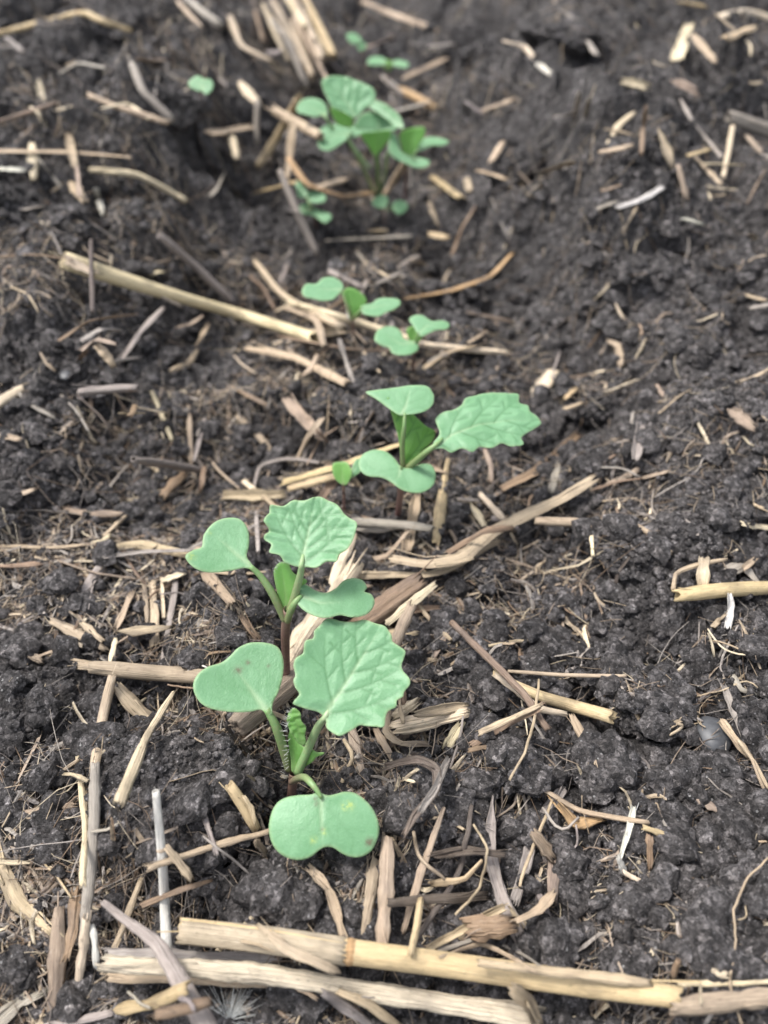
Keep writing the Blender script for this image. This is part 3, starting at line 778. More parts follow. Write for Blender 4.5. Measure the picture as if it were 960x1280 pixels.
S('T', [(350, 214), (396, 317)], 9, 'purple', 'long silvery grey stem running down left of the smallest blurred seedlings', twist=0)
S('K', [(480, 246), (506, 202)], 8, 'tan', 'thin tan stem leaning against the far leafy seedling', ends=(0, 0.012))
S('B', [(454, 2), (488, 16), (546, 37)], 8, 'tan', 'tan straw lying across the top, right of the stubble bundle')
S('C', [(505, 98), (557, 74)], 8, 'tan', 'tan splinter right of the farthest seedling with two leaves')
S('B', [(459, 60), (494, 46)], 7, 'pink', 'short blurred strip above the farthest seedlings')
S('C', [(537, 58), (566, 55)], 6, 'grey', 'short grey splinter at the top, right of the farthest seedlings')
S('T', [(500, 112), (544, 136)], 11, 'ochre', 'orange brown straw end right of the far leafy seedling')
S('K', [(478, 96), (503, 117)], 7, 'grey', 'grey twig leading into the orange brown straw end')
S('C', [(488, 141), (532, 130)], 12, 'grey', 'greyish chip under the orange brown straw end')
S('B', [(583, 126), (602, 141)], 5, 'purple', 'narrow grey chip left of a small tan one at the top')
S('C', [(604, 137), (638, 125)], 8, 'tan', 'small tan chip on the far soil right of the orange brown straw end')
S('B', [(630, 51), (655, 58), (666, 70)], 7, 'cream', 'small bent cream strip near the top, right of centre')
S('C', [(672, 80), (686, 93)], 10, 'white', 'little white husk near the top, right of the bent cream strip')
S('C', [(736, 52), (746, 68)], 8, 'grey', 'small grey chip left of the pair of pale chips at the top right')
S('C', [(862, 30), (848, 72)], 15, 'cream', 'broad pale chip standing at the top right')
S('C', [(866, 45), (893, 76)], 9, 'tan', 'narrow chip leaning right of the broad pale chip')
S('C', [(846, 3), (882, 8)], 7, 'gold', 'small golden chip at the top edge, right side')
S('B', [(900, 20), (935, 13), (962, 22)], 9, 'cream', 'curved cream strip in the top right corner')
S('C', [(906, 48), (942, 34)], 12, 'gold', 'golden chip below the curved strip of the top right corner')
S('C', [(895, 18), (915, 36)], 8, 'tan', 'tan chip between the golden chip and the corner strip')
S('K', [(717, 158), (724, 116)], 7, 'grey', 'upright short stick on the far right bank, left one of two', ends=(0, 0.012))
S('K', [(731, 148), (737, 124)], 7, 'purple', 'shorter upright stick on the far right bank, right one of two', ends=(0, 0.008))
S('B', [(761, 180), (773, 157), (791, 142)], 7, 'cream', 'pale curved strip on the far right bank')
S('K', [(802, 192), (807, 135)], 7, 'brown', 'brown upright stick right of the pale curved strip', ends=(0, 0.012))
S('C', [(752, 190), (780, 185)], 15, 'tan', 'lumpy husk at the foot of the pale curved strip', name='husk', cat='husk')
S('C', [(780, 103), (803, 108)], 15, 'cream', 'pale crumpled husk above the upright brown stick', name='husk', cat='husk')
S('C', [(676, 216), (717, 202)], 8, 'pink', 'pinkish straw piece on the far right bank')
S('C', [(542, 221), (576, 246)], 12, 'gold', 'short golden piece of straw right of the far leafy seedling', roll=0)
S('C', [(583, 224), (586, 238)], 9, 'tan', 'tiny tan chip next to the short golden piece')
S('C', [(614, 201), (627, 180)], 9, 'tan', 'little tan chip on the slope above the short golden piece')
S('B', [(538, 254), (548, 280)], 9, 'tan', 'short curled strip below the short golden piece')
S('C', [(537, 292), (556, 296)], 10, 'gold', 'golden stub at the foot of the curled strip')
S('B', [(565, 317), (577, 285), (592, 260)], 7, 'brown', 'reddish brown leaf strip below the lump on the right bank')
S('B', [(772, 259), (800, 250), (826, 234)], 8, 'white', 'pale wavy strip on the right bank')
S('B', [(745, 262), (770, 252)], 6, 'grey', 'grey strip leading to the pale wavy strip')
S('C', [(824, 164), (838, 204)], 13, 'cream', 'cream pointed flake on the right bank near the grey stick', wide=[0.3, 0.9, 1, 0.6])
S('C', [(860, 194), (888, 186)], 6, 'gold', 'small golden splinter right of the cream pointed flake')
S('B', [(852, 125), (868, 155), (902, 196)], 6, 'grey', 'curved grey strip crossing the debris on the right bank')
S('K', [(904, 222), (916, 158)], 6, 'cream', 'thin cream stick standing in the debris on the right bank', ends=(0, 0.01))
S('K', [(912, 146), (966, 166)], 18, 'purple', 'thick purplish grey stick at the right edge')
S('B', [(868, 196), (900, 230)], 6, 'tan', 'tan splinter below the curved grey strip')
S('B', [(880, 205), (925, 206)], 5, 'cream', 'thin cream splinter lying level in the debris on the right bank')
S('C', [(848, 208), (858, 245)], 9, 'pink', 'dull pink leaf chip below the cream pointed flake')
S('C', [(935, 170), (952, 190)], 10, 'pink', 'pinkish chip below the thick purplish grey stick')
S('C', [(845, 103), (868, 115)], 12, 'pink', 'reddish leaf scrap right of the crumpled husk')
S('C', [(855, 274), (876, 280)], 8, 'white', 'white seed like chip on the right slope')
# --- middle distance
S('T', [(88, 328), (200, 364), (300, 393), (392, 422)], 18, (0.88, 0.72, 0.48), 'long golden straw with torn end lying from left bank into the furrow', wide=[1.15, 1.05, 0.85, 0.85, 0.8], twist=0, rag=0.9)
S('B', [(86, 325), (118, 340)], 15, 'pink', 'torn reddish sheath at the left end of the long golden straw', lift=0.001)
S('K', [(199, 294), (292, 378)], 11, 'purple', 'dark grey stem crossing behind the long golden straw')
S('F', [(-4, 322), (45, 319), (90, 326)], 3, 'brown', 'thin brown stem from the left edge to the torn straw end')
S('K', [(114, 300), (116, 390)], 6, 'dark', 'dark upright blade crossing behind the torn end of the golden straw')
S('B', [(204, 384), (176, 412), (151, 450)], 9, 'grey', 'grey strip slanting below the long golden straw')
S('C', [(143, 452), (174, 448)], 8, 'grey', 'short grey chip at the foot of the slanting grey strip')
S('B', [(74, 426), (112, 402), (171, 394)], 6, 'brown', 'brown leaf strip above the crumpled leaf on the left bank')
S('B', [(104, 424), (125, 410), (148, 412)], 9, 'grey', 'top layer of the crumpled dry leaf on the left bank')
S('B', [(102, 438), (120, 425), (142, 430)], 9, 'pink', 'middle layer of the crumpled dry leaf on the left bank')
S('B', [(122, 432), (134, 446), (140, 455)], 11, 'tan', 'lower folded tip of the crumpled dry leaf on the left bank')
S('B', [(98, 450), (108, 438)], 8, 'brown', 'brown stub left below the crumpled dry leaf')
S('B', [(260, 404), (244, 434)], 6, 'tan', 'tan blade upper half of a broken strip, left of the furrow')
S('B', [(246, 438), (236, 452), (214, 463)], 6, 'pink', 'reddish lower half of a broken strip, left of the furrow')
S('F', [(14, 358), (34, 368), (48, 390)], 4, 'tan', 'tan curved fibre with a pebble at its end, left bank')
S('T', [(-4, 505), (30, 486)], 14, 'cream', 'cream straw end pointing in from the left edge', rag=0.8)
S('C', [(-4, 543), (24, 550)], 8, 'tan', 'tan stub at the left edge below the cream straw end')
S('B', [(24, 492), (42, 508), (66, 521)], 6, 'grey', 'grey splinter below the cream straw end at the left')
S('F', [(76, 494), (96, 515), (111, 540)], 4, 'grey', 'fine grey stem curving down on the left bank')
S('F', [(96, 494), (125, 520), (142, 548)], 3, 'dark', 'fine dark stem right of the grey curved one')
S('K', [(100, 490), (170, 485)], 10, 'purple', 'short purple brown stick lying level on the left bank', node=0.93)
S('T', [(190, 490), (203, 520), (215, 550)], 6, 'cream', 'thin cream straw of a small cross on the left bank', lift=0.001)
S('C', [(172, 509), (206, 515)], 6, 'cream', 'short cream piece crossing under the thin cream straw')
S('C', [(150, 517), (180, 517)], 5, 'tan', 'tan splinter left of the small straw cross')
S('B', [(235, 508), (239, 576)], 7, 'pink', 'upright dull strip, left one of a pair above the brown stick')
S('B', [(256, 524), (243, 574)], 6, 'grey', 'leaning grey strip, right one of a pair above the brown stick')
S('K', [(167, 574), (215, 580), (258, 588)], 11, 'purple', 'purple brown stick lying level at mid left')
S('B', [(254, 585), (250, 610)], 8, 'brown', 'brown bent tip at the right end of the purple brown stick')
S('F', [(258, 569), (275, 590), (300, 612)], 5, 'tan', 'thin tan stem right of the purple brown stick')
S('B', [(297, 521), (318, 540), (337, 561)], 7, 'pink', 'narrow pinkish chip in the middle left of the furrow')
S('B', [(288, 482), (330, 505)], 6, 'brown', 'thin brown stem above the narrow pinkish chip')
S('S', [(310, 436), (370, 448), (430, 479)], 15, 'tan', 'brownish split stem left of the small pair of bright seed leaves')
S('T', [(320, 328), (355, 370), (428, 410)], 9, 'tan', 'tan straw curving down to the small seedling with a red stem')
S('T', [(362, 378), (450, 404), (530, 430)], 10, 'cream', 'cream straw passing behind the blurred pair of small seedlings', twist=0)
S('F', [(312, 345), (330, 362), (345, 392)], 5, 'brown', 'thin brown stem left of the tan curved straw')
S('T', [(524, 430), (632, 441)], 9, 'cream', 'cream straw with dark tip right of the blurred small seedlings')
S('B', [(530, 460), (560, 440), (604, 430)], 7, 'tan', 'tan blade under the cream straw with dark tip')
S('B', [(350, 420), (440, 436), (520, 440)], 8, 'brown', 'brown strip below the small blurred seedlings')
S('B', [(360, 385), (395, 398), (405, 430)], 9, 'tan', 'curled strip at the right end of the long golden straw')
S('B', [(455, 440), (475, 465)], 5, 'tan', 'thin tan blade slanting below the blurred seedlings')
S('B', [(424, 425), (442, 478)], 6, 'grey', 'grey blade slanting right of the brownish split stem')
S('B', [(505, 373), (565, 362), (612, 345), (638, 318)], 8, 'ochre', 'curved orange brown stem right of the blurred seedlings')
S('B', [(446, 315), (465, 342)], 8, 'grey', 'grey splinter above the blurred seedling with a red stem')
S('C', [(470, 355), (505, 338)], 12, 'purple', 'silvery leaf scrap above the blurred pair of small seedlings', wide=[0.4, 1, 0.9, 0.3])
S('B', [(408, 300), (480, 296), (512, 294)], 5, 'grey', 'thin grey stem below the brown curved straw')
S('B', [(412, 338), (452, 358)], 7, 'purple', 'silver grey strip left of the silvery leaf scrap')
S('B', [(612, 492), (622, 454)], 9, 'pink', 'reddish upright chip behind the wide toothed leaf')
S('C', [(671, 492), (689, 466)], 16, 'cream', 'bright cream short chip right of the wide toothed leaf', roll=0)
S('C', [(707, 498), (717, 488)], 8, 'gold', 'tiny golden chip just right of the bright cream one')
S('C', [(706, 510), (725, 503)], 7, 'tan', 'tiny tan chip below the tiny golden one')
S('C', [(794, 573), (800, 535)], 12, 'grey', 'greyish tan chip on the right bank, standing upright')
S('C', [(584, 391), (640, 403)], 10, 'pink', 'pinkish grey leaf scrap above the cream straw with dark tip')
S('C', [(770, 381), (778, 399)], 6, 'cream', 'small cream chip high on the right slope')
S('F', [(797, 394), (812, 403), (831, 405)], 4, 'dark', 'dark curved fibre on the right slope')
S('B', [(760, 427), (772, 432), (776, 456)], 9, 'pink', 'bent brownish strip on the right bank')
S('C', [(917, 515), (936, 532)], 18, 'pink', 'reddish flat chip near the right edge', wide=[0.6, 1, 1, 0.7])
S('B', [(934, 368), (954, 374)], 8, 'tan', 'tan chip at the right edge under the ledge')
S('C', [(962, 380), (938, 384)], 5, 'grey', 'grey splinter beneath the tan chip at the right edge')
S('F', [(700, 440), (690, 470), (700, 485)], 4, 'grey', 'fine pale fibre left of the bent brownish strip')
S('B', [(630, 610), (672, 588), (720, 545)], 12, 'brown', 'dark brown leaf strip under the toothed leaf of the middle seedling')
S('C', [(690, 614), (699, 578)], 10, 'grey', 'greyish upright chip over the long bent straw')
S('F', [(728, 612), (745, 582), (771, 566)], 5, 'brown', 'thin brown stem rising from the long bent straw')
S('F', [(752, 584), (778, 587), (800, 598)], 4, 'grey', 'thin pale stem beside the small pinkish chip')
S('C', [(804, 597), (833, 590)], 8, 'pink', 'small pinkish chip at mid right')
S('B', [(740, 612), (770, 602), (800, 598)], 6, 'brown', 'brown strip between the long bent straw and the pinkish chip')
S('S', [(356, 603), (420, 585), (500, 556)], 12, 'gold', 'golden split stalk behind the tiny bud seedling, upper half', lift=0.001)
S('S', [(362, 611), (410, 598), (440, 590)], 11, 'gold', 'golden split stalk left of the tiny bud seedling, lower half')
S('B', [(358, 500), (376, 520), (398, 545)], 14, 'pink', 'pinkish leaf piece above the golden split stalk')
S('B', [(402, 525), (386, 545), (370, 578)], 11, 'tan', 'tan strip crossing down to the golden split stalk')
S('B', [(396, 538), (420, 565)], 7, 'brown', 'brown strip right of the tan crossing one')
S('F', [(318, 608), (326, 582), (360, 573), (400, 578)], 7, 'grey', 'pale curled stem looping left of the golden split stalk')
S('C', [(297, 593), (330, 622)], 9, 'cream', 'cream splinter above the twin cotyledon seedling at left centre')
S('C', [(283, 619), (350, 618)], 14, 'tan', 'flat tan strip right of the leftmost seed leaf of the red stemmed seedling')
S('B', [(330, 620), (350, 640), (360, 655)], 8, 'tan', 'short blade bending down toward the puckered leaf')
S('C', [(546, 676), (560, 576)], 14, 'gold', 'golden upright stub right of the red stem of the middle seedling', wide=[0.8, 1, 0.9, 0.5])
S('C', [(508, 686), (521, 624)], 14, 'tan', 'tan upright stub just right of the middle red stem')
S('K', [(440, 652), (540, 661)], 10, 'grey', 'short grey stick lying level below the middle seedling', lift=0.002)
S('B', [(444, 701), (482, 694), (508, 665)], 10, 'pink', 'brownish bent strip below the short grey stick')
S('F', [(560, 658), (568, 672), (577, 695)], 7, 'pink', 'pink root like curl right of the golden upright stub')
S('C', [(600, 618), (628, 649)], 8, 'cream', 'cream straight splinter above the long bent straw')
S('C', [(590, 633), (606, 660)], 12, 'cream', 'small cream husk left of the cream straight splinter', name='husk', cat='husk', wide=[0.3, 1, 1, 0.4])
S('B', [(412, 722), (440, 718), (533, 718), (575, 704), (618, 678)], 11, 'tan', 'lower strand of the long bent straw arc', lift=0.001)
S('B', [(491, 697), (533, 704), (575, 697), (616, 662), (700, 621), (735, 600)], 15, 'tan', 'long bent straw arc, its upper and broadest strand', lift=0.003, twist=0.1, roll=0)
S('B', [(560, 690), (606, 664), (640, 660)], 7, 'brown', 'brown looping strip laid over the long bent straw', lift=0.002)
S('K', [(670, 651), (766, 654)], 11, 'pink', 'reddish brown stick half sunk right of the long bent straw')
S('T', [(766, 643), (805, 662), (838, 690)], 7, 'tan', 'thin tan straw slanting down at mid right')
S('C', [(738, 656), (741, 693)], 5, 'cream', 'thin cream splinter upright under the reddish brown stick')
S('F', [(818, 612), (815, 632), (822, 645)], 3, 'grey', 'fine pale rootlet above the thin slanting straw')
S('B', [(928, 654), (962, 660)], 9, 'cream', 'cream strip at the right edge, level')
S('C', [(944, 632), (962, 640)], 8, 'tan', 'little tan flake at the right edge above the level cream strip')
# --- left middle
S('B', [(2, 682), (60, 684), (124, 679)], 5, 'tan', 'long thin pale strip at the left, the upper of two')
S('B', [(0, 707), (48, 705)], 7, 'brown', 'brown strip at the left edge below the long pale one')
S('S', [(82, 639), (150, 643)], 9, 'pink', 'pinkish split stem on the left bank')
S('B', [(128, 686), (175, 680), (238, 694)], 12, 'tan', 'broad frayed bundle strip left of the red stemmed seedling')
S('B', [(130, 697), (180, 690), (236, 688)], 6, 'grey', 'thin strip beneath the broad frayed bundle')
S('B', [(210, 672), (255, 690)], 9, 'tan', 'tan sheath piece touching the left seed leaf of the red stemmed seedling')
S('F', [(72, 700), (120, 715), (168, 722)], 4, 'pink', 'thin reddish stem below the broad frayed bundle')
S('B', [(78, 722), (98, 742)], 7, 'pink', 'small reddish curl on the left bank')
S('C', [(255, 715), (289, 753)], 14, 'pink', 'pinkish brown piece left of the red seedling stem')
S('K', [(320, 640), (322, 690)], 6, 'grey', 'thin upright grey stem between the two upper left seed leaves')
S('B', [(190, 728), (192, 802)], 12, 'tan', 'upright tan blade in the tuft at left, the broadest')
S('B', [(202, 722), (205, 770)], 5, 'cream', 'thin cream blade in the tuft at left', lift=0.001)
S('B', [(166, 740), (148, 782)], 11, 'tan', 'slanting tan blade on the left side of the tuft')
S('B', [(220, 722), (212, 770), (202, 828)], 8, 'grey', 'long grey blade on the right side of the tuft')
S('B', [(180, 732), (183, 776)], 6, 'pink', 'reddish blade inside the tuft at left')
S('C', [(152, 788), (211, 783)], 18, 'tan', 'spindle shaped tan husk across the foot of the tuft', name='husk', cat='husk', wide=[0.25, 0.9, 1, 0.8, 0.3], lift=0.002)
S('C', [(203, 726), (227, 718)], 9, 'cream', 'pale chip on top of the tuft at left')
S('F', [(200, 742), (225, 740), (238, 752)], 3, 'grey', 'thin fibre looping right of the tuft')
S('C', [(64, 775), (131, 810)], 15, 'tan', 'tan flat splinter left of the spindle shaped husk', wide=[0.5, 1, 0.9, 0.6])
S('C', [(102, 779), (126, 799)], 9, 'tan', 'small tan splinter close right of the tan flat one')
S('C', [(76, 797), (100, 806)], 6, 'cream', 'small cream splinter beneath the tan flat one')
S('C', [(24, 809), (49, 826)], 11, 'pink', 'pinkish chip at the left, above the brown stalk')
S('C', [(3, 862), (12, 852)], 9, 'cream', 'tiny pale chip at the left edge')
S('K', [(168, 846), (188, 848)], 11, 'brown', 'little brown stub under the spindle shaped husk')
S('S', [(100, 833), (180, 838)], 11, 'tan', 'frayed tan splinter at the torn left end of the brown stalk')
S('B', [(60, 819), (110, 828), (150, 832)], 6, 'tan', 'long thin splinter sticking out left of the brown stalk')
S('T', [(118, 834), (180, 840), (262, 846)], 20, (0.34, 0.27, 0.20), 'thick brown stalk with a torn left end, left of the seed leaves', twist=0, rag=1.0, lift=0.001)
S('F', [(235, 838), (246, 831), (258, 834)], 3, 'white', 'white hair like root on the thick brown stalk')
S('K', [(298, 908), (372, 846), (402, 820)], 28, (0.28, 0.215, 0.155), 'dark grey ended log stalk passing under the big toothed leaf', rag=0.25, lift=0.003)
S('S', [(355, 842), (380, 800), (440, 712)], 26, 'cream', 'pale broad stalk behind the red seedling stem', twist=0)
S('K', [(446, 785), (480, 760), (524, 728)], 26, 'brown', 'dark brown log stalk right of the small front seed leaf')
S('C', [(484, 779), (542, 731)], 10, 'cream', 'pale narrow strip along the right of the dark brown log stalk', lift=0.002)
S('S', [(491, 812), (513, 760)], 15, 'pink', 'pinkish stalk piece above the big toothed leaf', lift=0.001)
S('C', [(416, 728), (440, 668)], 13, 'cream', 'cream stalk piece just right of the puckered leaf')
S('B', [(500, 850), (506, 880)], 10, 'brown', 'brown scrap at the right rim of the big toothed leaf')
S('F', [(139, 880), (164, 885), (183, 872)], 6, 'cream', 'small cream curved piece below the thick brown stalk', taper=(1, 0.5))
S('B', [(150, 862), (170, 885), (190, 902)], 16, 'tan', 'tan papery scrap below the thick brown stalk')
S('C', [(144, 798), (137, 828)], 7, 'cream', 'thin pale piece over the torn end of the brown stalk')
# --- right middle
S('T', [(618, 842), (675, 870), (761, 895)], 16, 'gold', 'golden straw of the crossed pair on the right, widening to its cut end', wide=[0.45, 0.8, 1, 1.05], twist=0, lift=0.001)
S('B', [(620, 844), (672, 885), (706, 892)], 8, 'cream', 'cream split strand alongside the golden crossed straw')
S('K', [(564, 778), (610, 825), (655, 870), (683, 912)], 9, (0.24, 0.17, 0.115), 'brown thin stalk crossing over the golden straw on the right', lift=0.003)
S('T', [(635, 839), (781, 845)], 5, 'tan', 'thin straight tan straw above the golden crossed one')
S('F', [(673, 850), (668, 900), (655, 945), (638, 976)], 5, 'tan', 'thin curved stem hanging down from the crossed straws', lift=0.002)
S('B', [(717, 896), (728, 918), (742, 951)], 11, 'tan', 'short tan strip pointing down from the golden crossed straw')
S('B', [(590, 930), (630, 905), (672, 884)], 13, 'brown', 'frayed brown bundle left below the crossed straws')
S('B', [(600, 915), (640, 896), (675, 880)], 8, 'tan', 'tan strand on top of the frayed brown bundle')
S('C', [(495, 909), (576, 892)], 27, 'cream', 'broad broken cream husk right of the big toothed leaf', name='husk', cat='husk', wide=[0.55, 1, 1, 0.8, 0.45], roll=0, lift=0.001)
S('C', [(520, 893), (578, 882)], 13, 'tan', 'upper splinter of the broken cream husk')
S('C', [(494, 896), (515, 880)], 15, 'cream', 'short thick piece left above the broken cream husk', roll=0)
S('C', [(560, 932), (574, 908)], 13, 'cream', 'short pale peg under the right end of the broken cream husk', roll=0)
S('B', [(485, 888), (484, 915), (500, 928), (529, 929)], 10, 'pink', 'brown strip curled round the left of the broken cream husk', lift=0.001)
S('B', [(440, 912), (446, 930), (455, 965)], 14, 'pink', 'brown bark strip hanging below the big toothed leaf')
S('B', [(470, 912), (480, 930), (490, 948)], 11, 'pink', 'reddish strip right below the big toothed leaf')
S('F', [(579, 895), (572, 930), (560, 962)], 5, 'grey', 'thin grey strip right of the pale peg')
S('F', [(430, 925), (440, 945), (418, 995)], 8, 'tan', 'tan frayed stem right of the curled young leaf')
S('B', [(484, 958), (520, 950), (546, 962), (547, 990), (520, 1020), (508, 1042)], 12, (0.22, 0.175, 0.145), 'curled dry strip arching over the clod right of the nearest seedling', lift=0.004)
S('B', [(560, 948), (545, 985), (528, 1012)], 9, 'grey', 'grey pointed strip just right of the curled arching one')
S('T', [(848, 744), (900, 738), (966, 734)], 19, 'gold', 'golden thick stalk entering from the right edge', twist=0, rag=0.9, lift=0.002)
S('B', [(842, 735), (846, 716), (875, 706), (908, 700)], 6, 'tan', 'strip arching over the end of the golden thick stalk', lift=0.003)
S('B', [(880, 698), (878, 730)], 14, 'cream', 'pale flake standing behind the golden thick stalk')
S('B', [(912, 712), (930, 706), (945, 725)], 15, 'grey', 'grey sheath scrap behind the golden thick stalk')
S('B', [(912, 745), (914, 760), (910, 782)], 10, 'white', 'whitish pointed flake hanging below the golden thick stalk')
S('B', [(892, 782), (905, 770)], 9, 'pink', 'small brownish flake left of the whitish pointed one')
S('B', [(930, 710), (955, 690)], 8, 'tan', 'tan strip rising right behind the golden thick stalk')
S('F', [(885, 786), (905, 812), (940, 820), (962, 818)], 3, 'cream', 'whitish root threads under the golden thick stalk', lift=0.001)
S('F', [(890, 800), (915, 806), (935, 818)], 3, 'tan', 'second short white thread beside the whitish root threads')
S('B', [(905, 858), (915, 885), (931, 925)], 9, 'purple', 'dark grey blade right of the flat topped clod')
S('C', [(903, 904), (930, 940)], 14, 'tan', 'tan splinter right of the smooth dark stone')
S('F', [(922, 925), (945, 960), (962, 990)], 7, 'tan', 'thin tan stem running down at the right edge')
S('F', [(838, 905), (860, 893), (878, 902)], 4, 'grey', 'fine grey stem between the flat topped clod and dark blade')
S('C', [(858, 896), (842, 908)], 6, 'tan', 'small tan splinter right of the flat topped clod')
S('F', [(836, 920), (851, 912), (855, 908), (848, 906)], 5, 'tan', 'tiny hooked tan root beside the smooth dark stone')
S('C', [(865, 994), (898, 1014)], 11, 'pink', 'small pinkish pointed chip below the dark stone', wide=[0.3, 0.8, 1, 0.6])
S('F', [(940, 950), (950, 975), (962, 1000)], 5, 'tan', 'short stem parallel to the thin one at the right edge')
S('F', [(870, 870), (900, 862), (930, 850), (945, 858)], 3, 'tan', 'fine pale stem above the dark grey blade')
S('B', [(915, 842), (925, 860), (945, 868)], 7, 'grey', 'grey flake above the tan splinter at the right')
# --- lower left
S('C', [(217, 864), (184, 920), (153, 999)], 14, 'cream', 'cream straw blade slanting left of the biggest clod', wide=[0.3, 0.8, 1, 0.9], lift=0.003, ends=(0.002, 0.004))
S('T', [(140, 846), (128, 900), (118, 960)], 13, 'tan', 'tan straw at the left with a square torn top', lift=0.001, node=None, twist=0)
S('K', [(119, 955), (116, 1050), (105, 1165)], 13, (0.42, 0.37, 0.33), 'long upright greyish stem at the left, below the tan straw', lift=0.002)
S('S', [(108, 1150), (104, 1190), (99, 1230)], 15, 'cream', 'pale split foot of the long upright greyish stem', lift=0.001)
S('B', [(116, 1160), (120, 1205)], 8, 'white', 'white sliver beside the pale split foot')
S('C', [(97, 946), (107, 1030), (104, 1105)], 8, 'cream', 'thin cream strip left of the long upright greyish stem', lift=0.003)
S('T', [(195, 990), (203, 1080), (209, 1195)], 12, 'white', 'whitish straight straw standing over the clod at lower left', lift=0.004, twist=0, wide=[0.8, 0.9, 1, 1.15], node=0.38)
S('T', [(288, 983), (319, 1034)], 15, 'gold', 'short golden hollow stalk left of the front seed leaf', roll=0.2, lift=0.002)
S('S', [(185, 1086), (260, 1060), (336, 1040)], 8, 'tan', 'thin tan stem leading under the front seed leaf')
S('C', [(209, 1060), (237, 1096)], 10, 'tan', 'small tan blade crossing below the biggest clod')
S('C', [(31, 1016), (90, 1004)], 11, 'tan', 'short flat tan stub at the left edge region')
S('F', [(47, 978), (75, 968), (100, 950)], 7, 'tan', 'thin tan stem rising to the long upright stem')
S('B', [(-4, 1072), (22, 1128), (62, 1166)], 22, 'tan', 'broad pale leaf strip entering at the lower left edge', wide=[1, 1, 0.9, 0.45])
S('C', [(-3, 1078), (37, 1079)], 6, 'cream', 'small cream splinter at the left edge above the broad leaf')
S('S', [(74, 1138), (72, 1200), (70, 1258)], 20, 'pink', 'brown bark strip upright at lower left')
S('B', [(94, 1118), (90, 1160), (82, 1195)], 14, 'brown', 'dark brown blade between bark strip and upright stem')
S('F', [(54, 1077), (72, 1095), (89, 1123)], 4, 'gold', 'thin golden hair like stem at lower left')
S('S', [(177, 1098), (155, 1160), (132, 1216)], 9, 'tan', 'tan stem passing under the thick stalks at their left end')
S('B', [(250, 1008), (262, 1040), (270, 1065)], 7, 'grey', 'grey curved blade left of the short golden hollow stalk')
S('F', [(255, 1045), (285, 1070), (312, 1095)], 4, 'grey', 'thin dark grey twig crossing the thin tan stem', lift=0.003)
S('B', [(305, 995), (314, 1010), (318, 1025)], 6, 'tan', 'slim blade touching the short golden hollow stalk')
S('B', [(180, 1130), (215, 1115), (262, 1100)], 9, 'brown', 'dark brown strip above the left end of the thick stalks')
S('B', [(388, 1086), (412, 1112), (429, 1170)], 12, 'tan', 'tan curved blade ending at the thick golden stalk', roll=0.2, lift=0.002)
S('S', [(470, 1078), (462, 1130), (452, 1180)], 15, 'pink', 'brown torn stalk piece, left half of an upright pair')
S('S', [(484, 1052), (482, 1110), (476, 1182)], 18, 'tan', 'tan torn stalk piece, right half of an upright pair', lift=0.001)
S('C', [(320, 1052), (330, 1065)], 10, 'tan', 'little tan knob left of the front seed leaf')
S('S', [(136, 1194), (240, 1196), (352, 1197)], 13, 'grey', 'grey split strand between the thick stalks at lower left', lift=0.001)
S('S', [(136, 1222), (250, 1222), (330, 1228)], 12, 'tan', 'short tan strand under the lower thick stalk')
S('S', [(133, 1204), (330, 1216), (480, 1238), (664, 1266)], 23, (0.62, 0.53, 0.41), 'long pale split stalk under the thick golden one', twist=0, lift=0.004, wide=[0.75, 1, 1, 1.05, 1], roll=0)
S('T', [(228, 1163), (330, 1174), (440, 1190), (560, 1206), (700, 1226), (846, 1246)], 27, (0.66, 0.49, 0.285), 'thick golden stalk with a joint and grey sheath, lowest and biggest in the photo', twist=0, lift=0.0055, node=0.345, rag=0.3, taper=(1, 0.85), sheath=(0.0, 0.335, (0.50, 0.41, 0.29)))
S('S', [(600, 1204), (700, 1216), (806, 1226)], 11, 'tan', 'thin split layer along the top of the thick golden stalk', lift=0.001)
S('B', [(322, 1156), (360, 1186), (415, 1212)], 15, 'tan', 'tan blade lying across the thick stalks at their middle', lift=0.003, wide=[0.4, 0.8, 1, 0.9])
S('K', [(128, 1128), (200, 1183), (262, 1288)], 18, (0.42, 0.36, 0.32), 'greyish stalk slanting over the left end of the thick stalks', lift=0.004, wide=[0.4, 0.8, 1.2, 1.3])
S('B', [(-6, 1275), (25, 1250), (50, 1240)], 26, 'grey', 'pale grey leaf scrap in the lower left corner')
S('K', [(55, 1284), (140, 1264)], 12, 'grey', 'grey stick near the lower left corner')
S('S', [(145, 1262), (190, 1256), (235, 1236)], 14, 'gold', 'golden stub under the slanting greyish stalk')
S('K', [(195, 1268), (262, 1250)], 14, 'brown', 'brown stick beside the golden stub at the bottom')
S('B', [(404, 1240), (440, 1262), (475, 1288)], 15, 'grey', 'grey leaf strip going under the bottom edge')
S('B', [(425, 1240), (462, 1256), (500, 1284)], 11, 'tan', 'tan leaf strip beside the grey one at the bottom edge')
S('C', [(322, 1258), (330, 1290)], 15, 'tan', 'upright tan stub at the bottom edge next to the white fluff')
S('C', [(372, 1276), (402, 1268)], 12, 'gold', 'little golden chip at the bottom edge, left of the leaf strips')
S('B', [(640, 1236), (660, 1255), (672, 1285)], 22, 'tan', 'broad tan leaf below the right end of the pale split stalk')
S('F', [(160, 1240), (175, 1255), (190, 1262)], 5, 'grey', 'grey rootlet beside the golden stub')
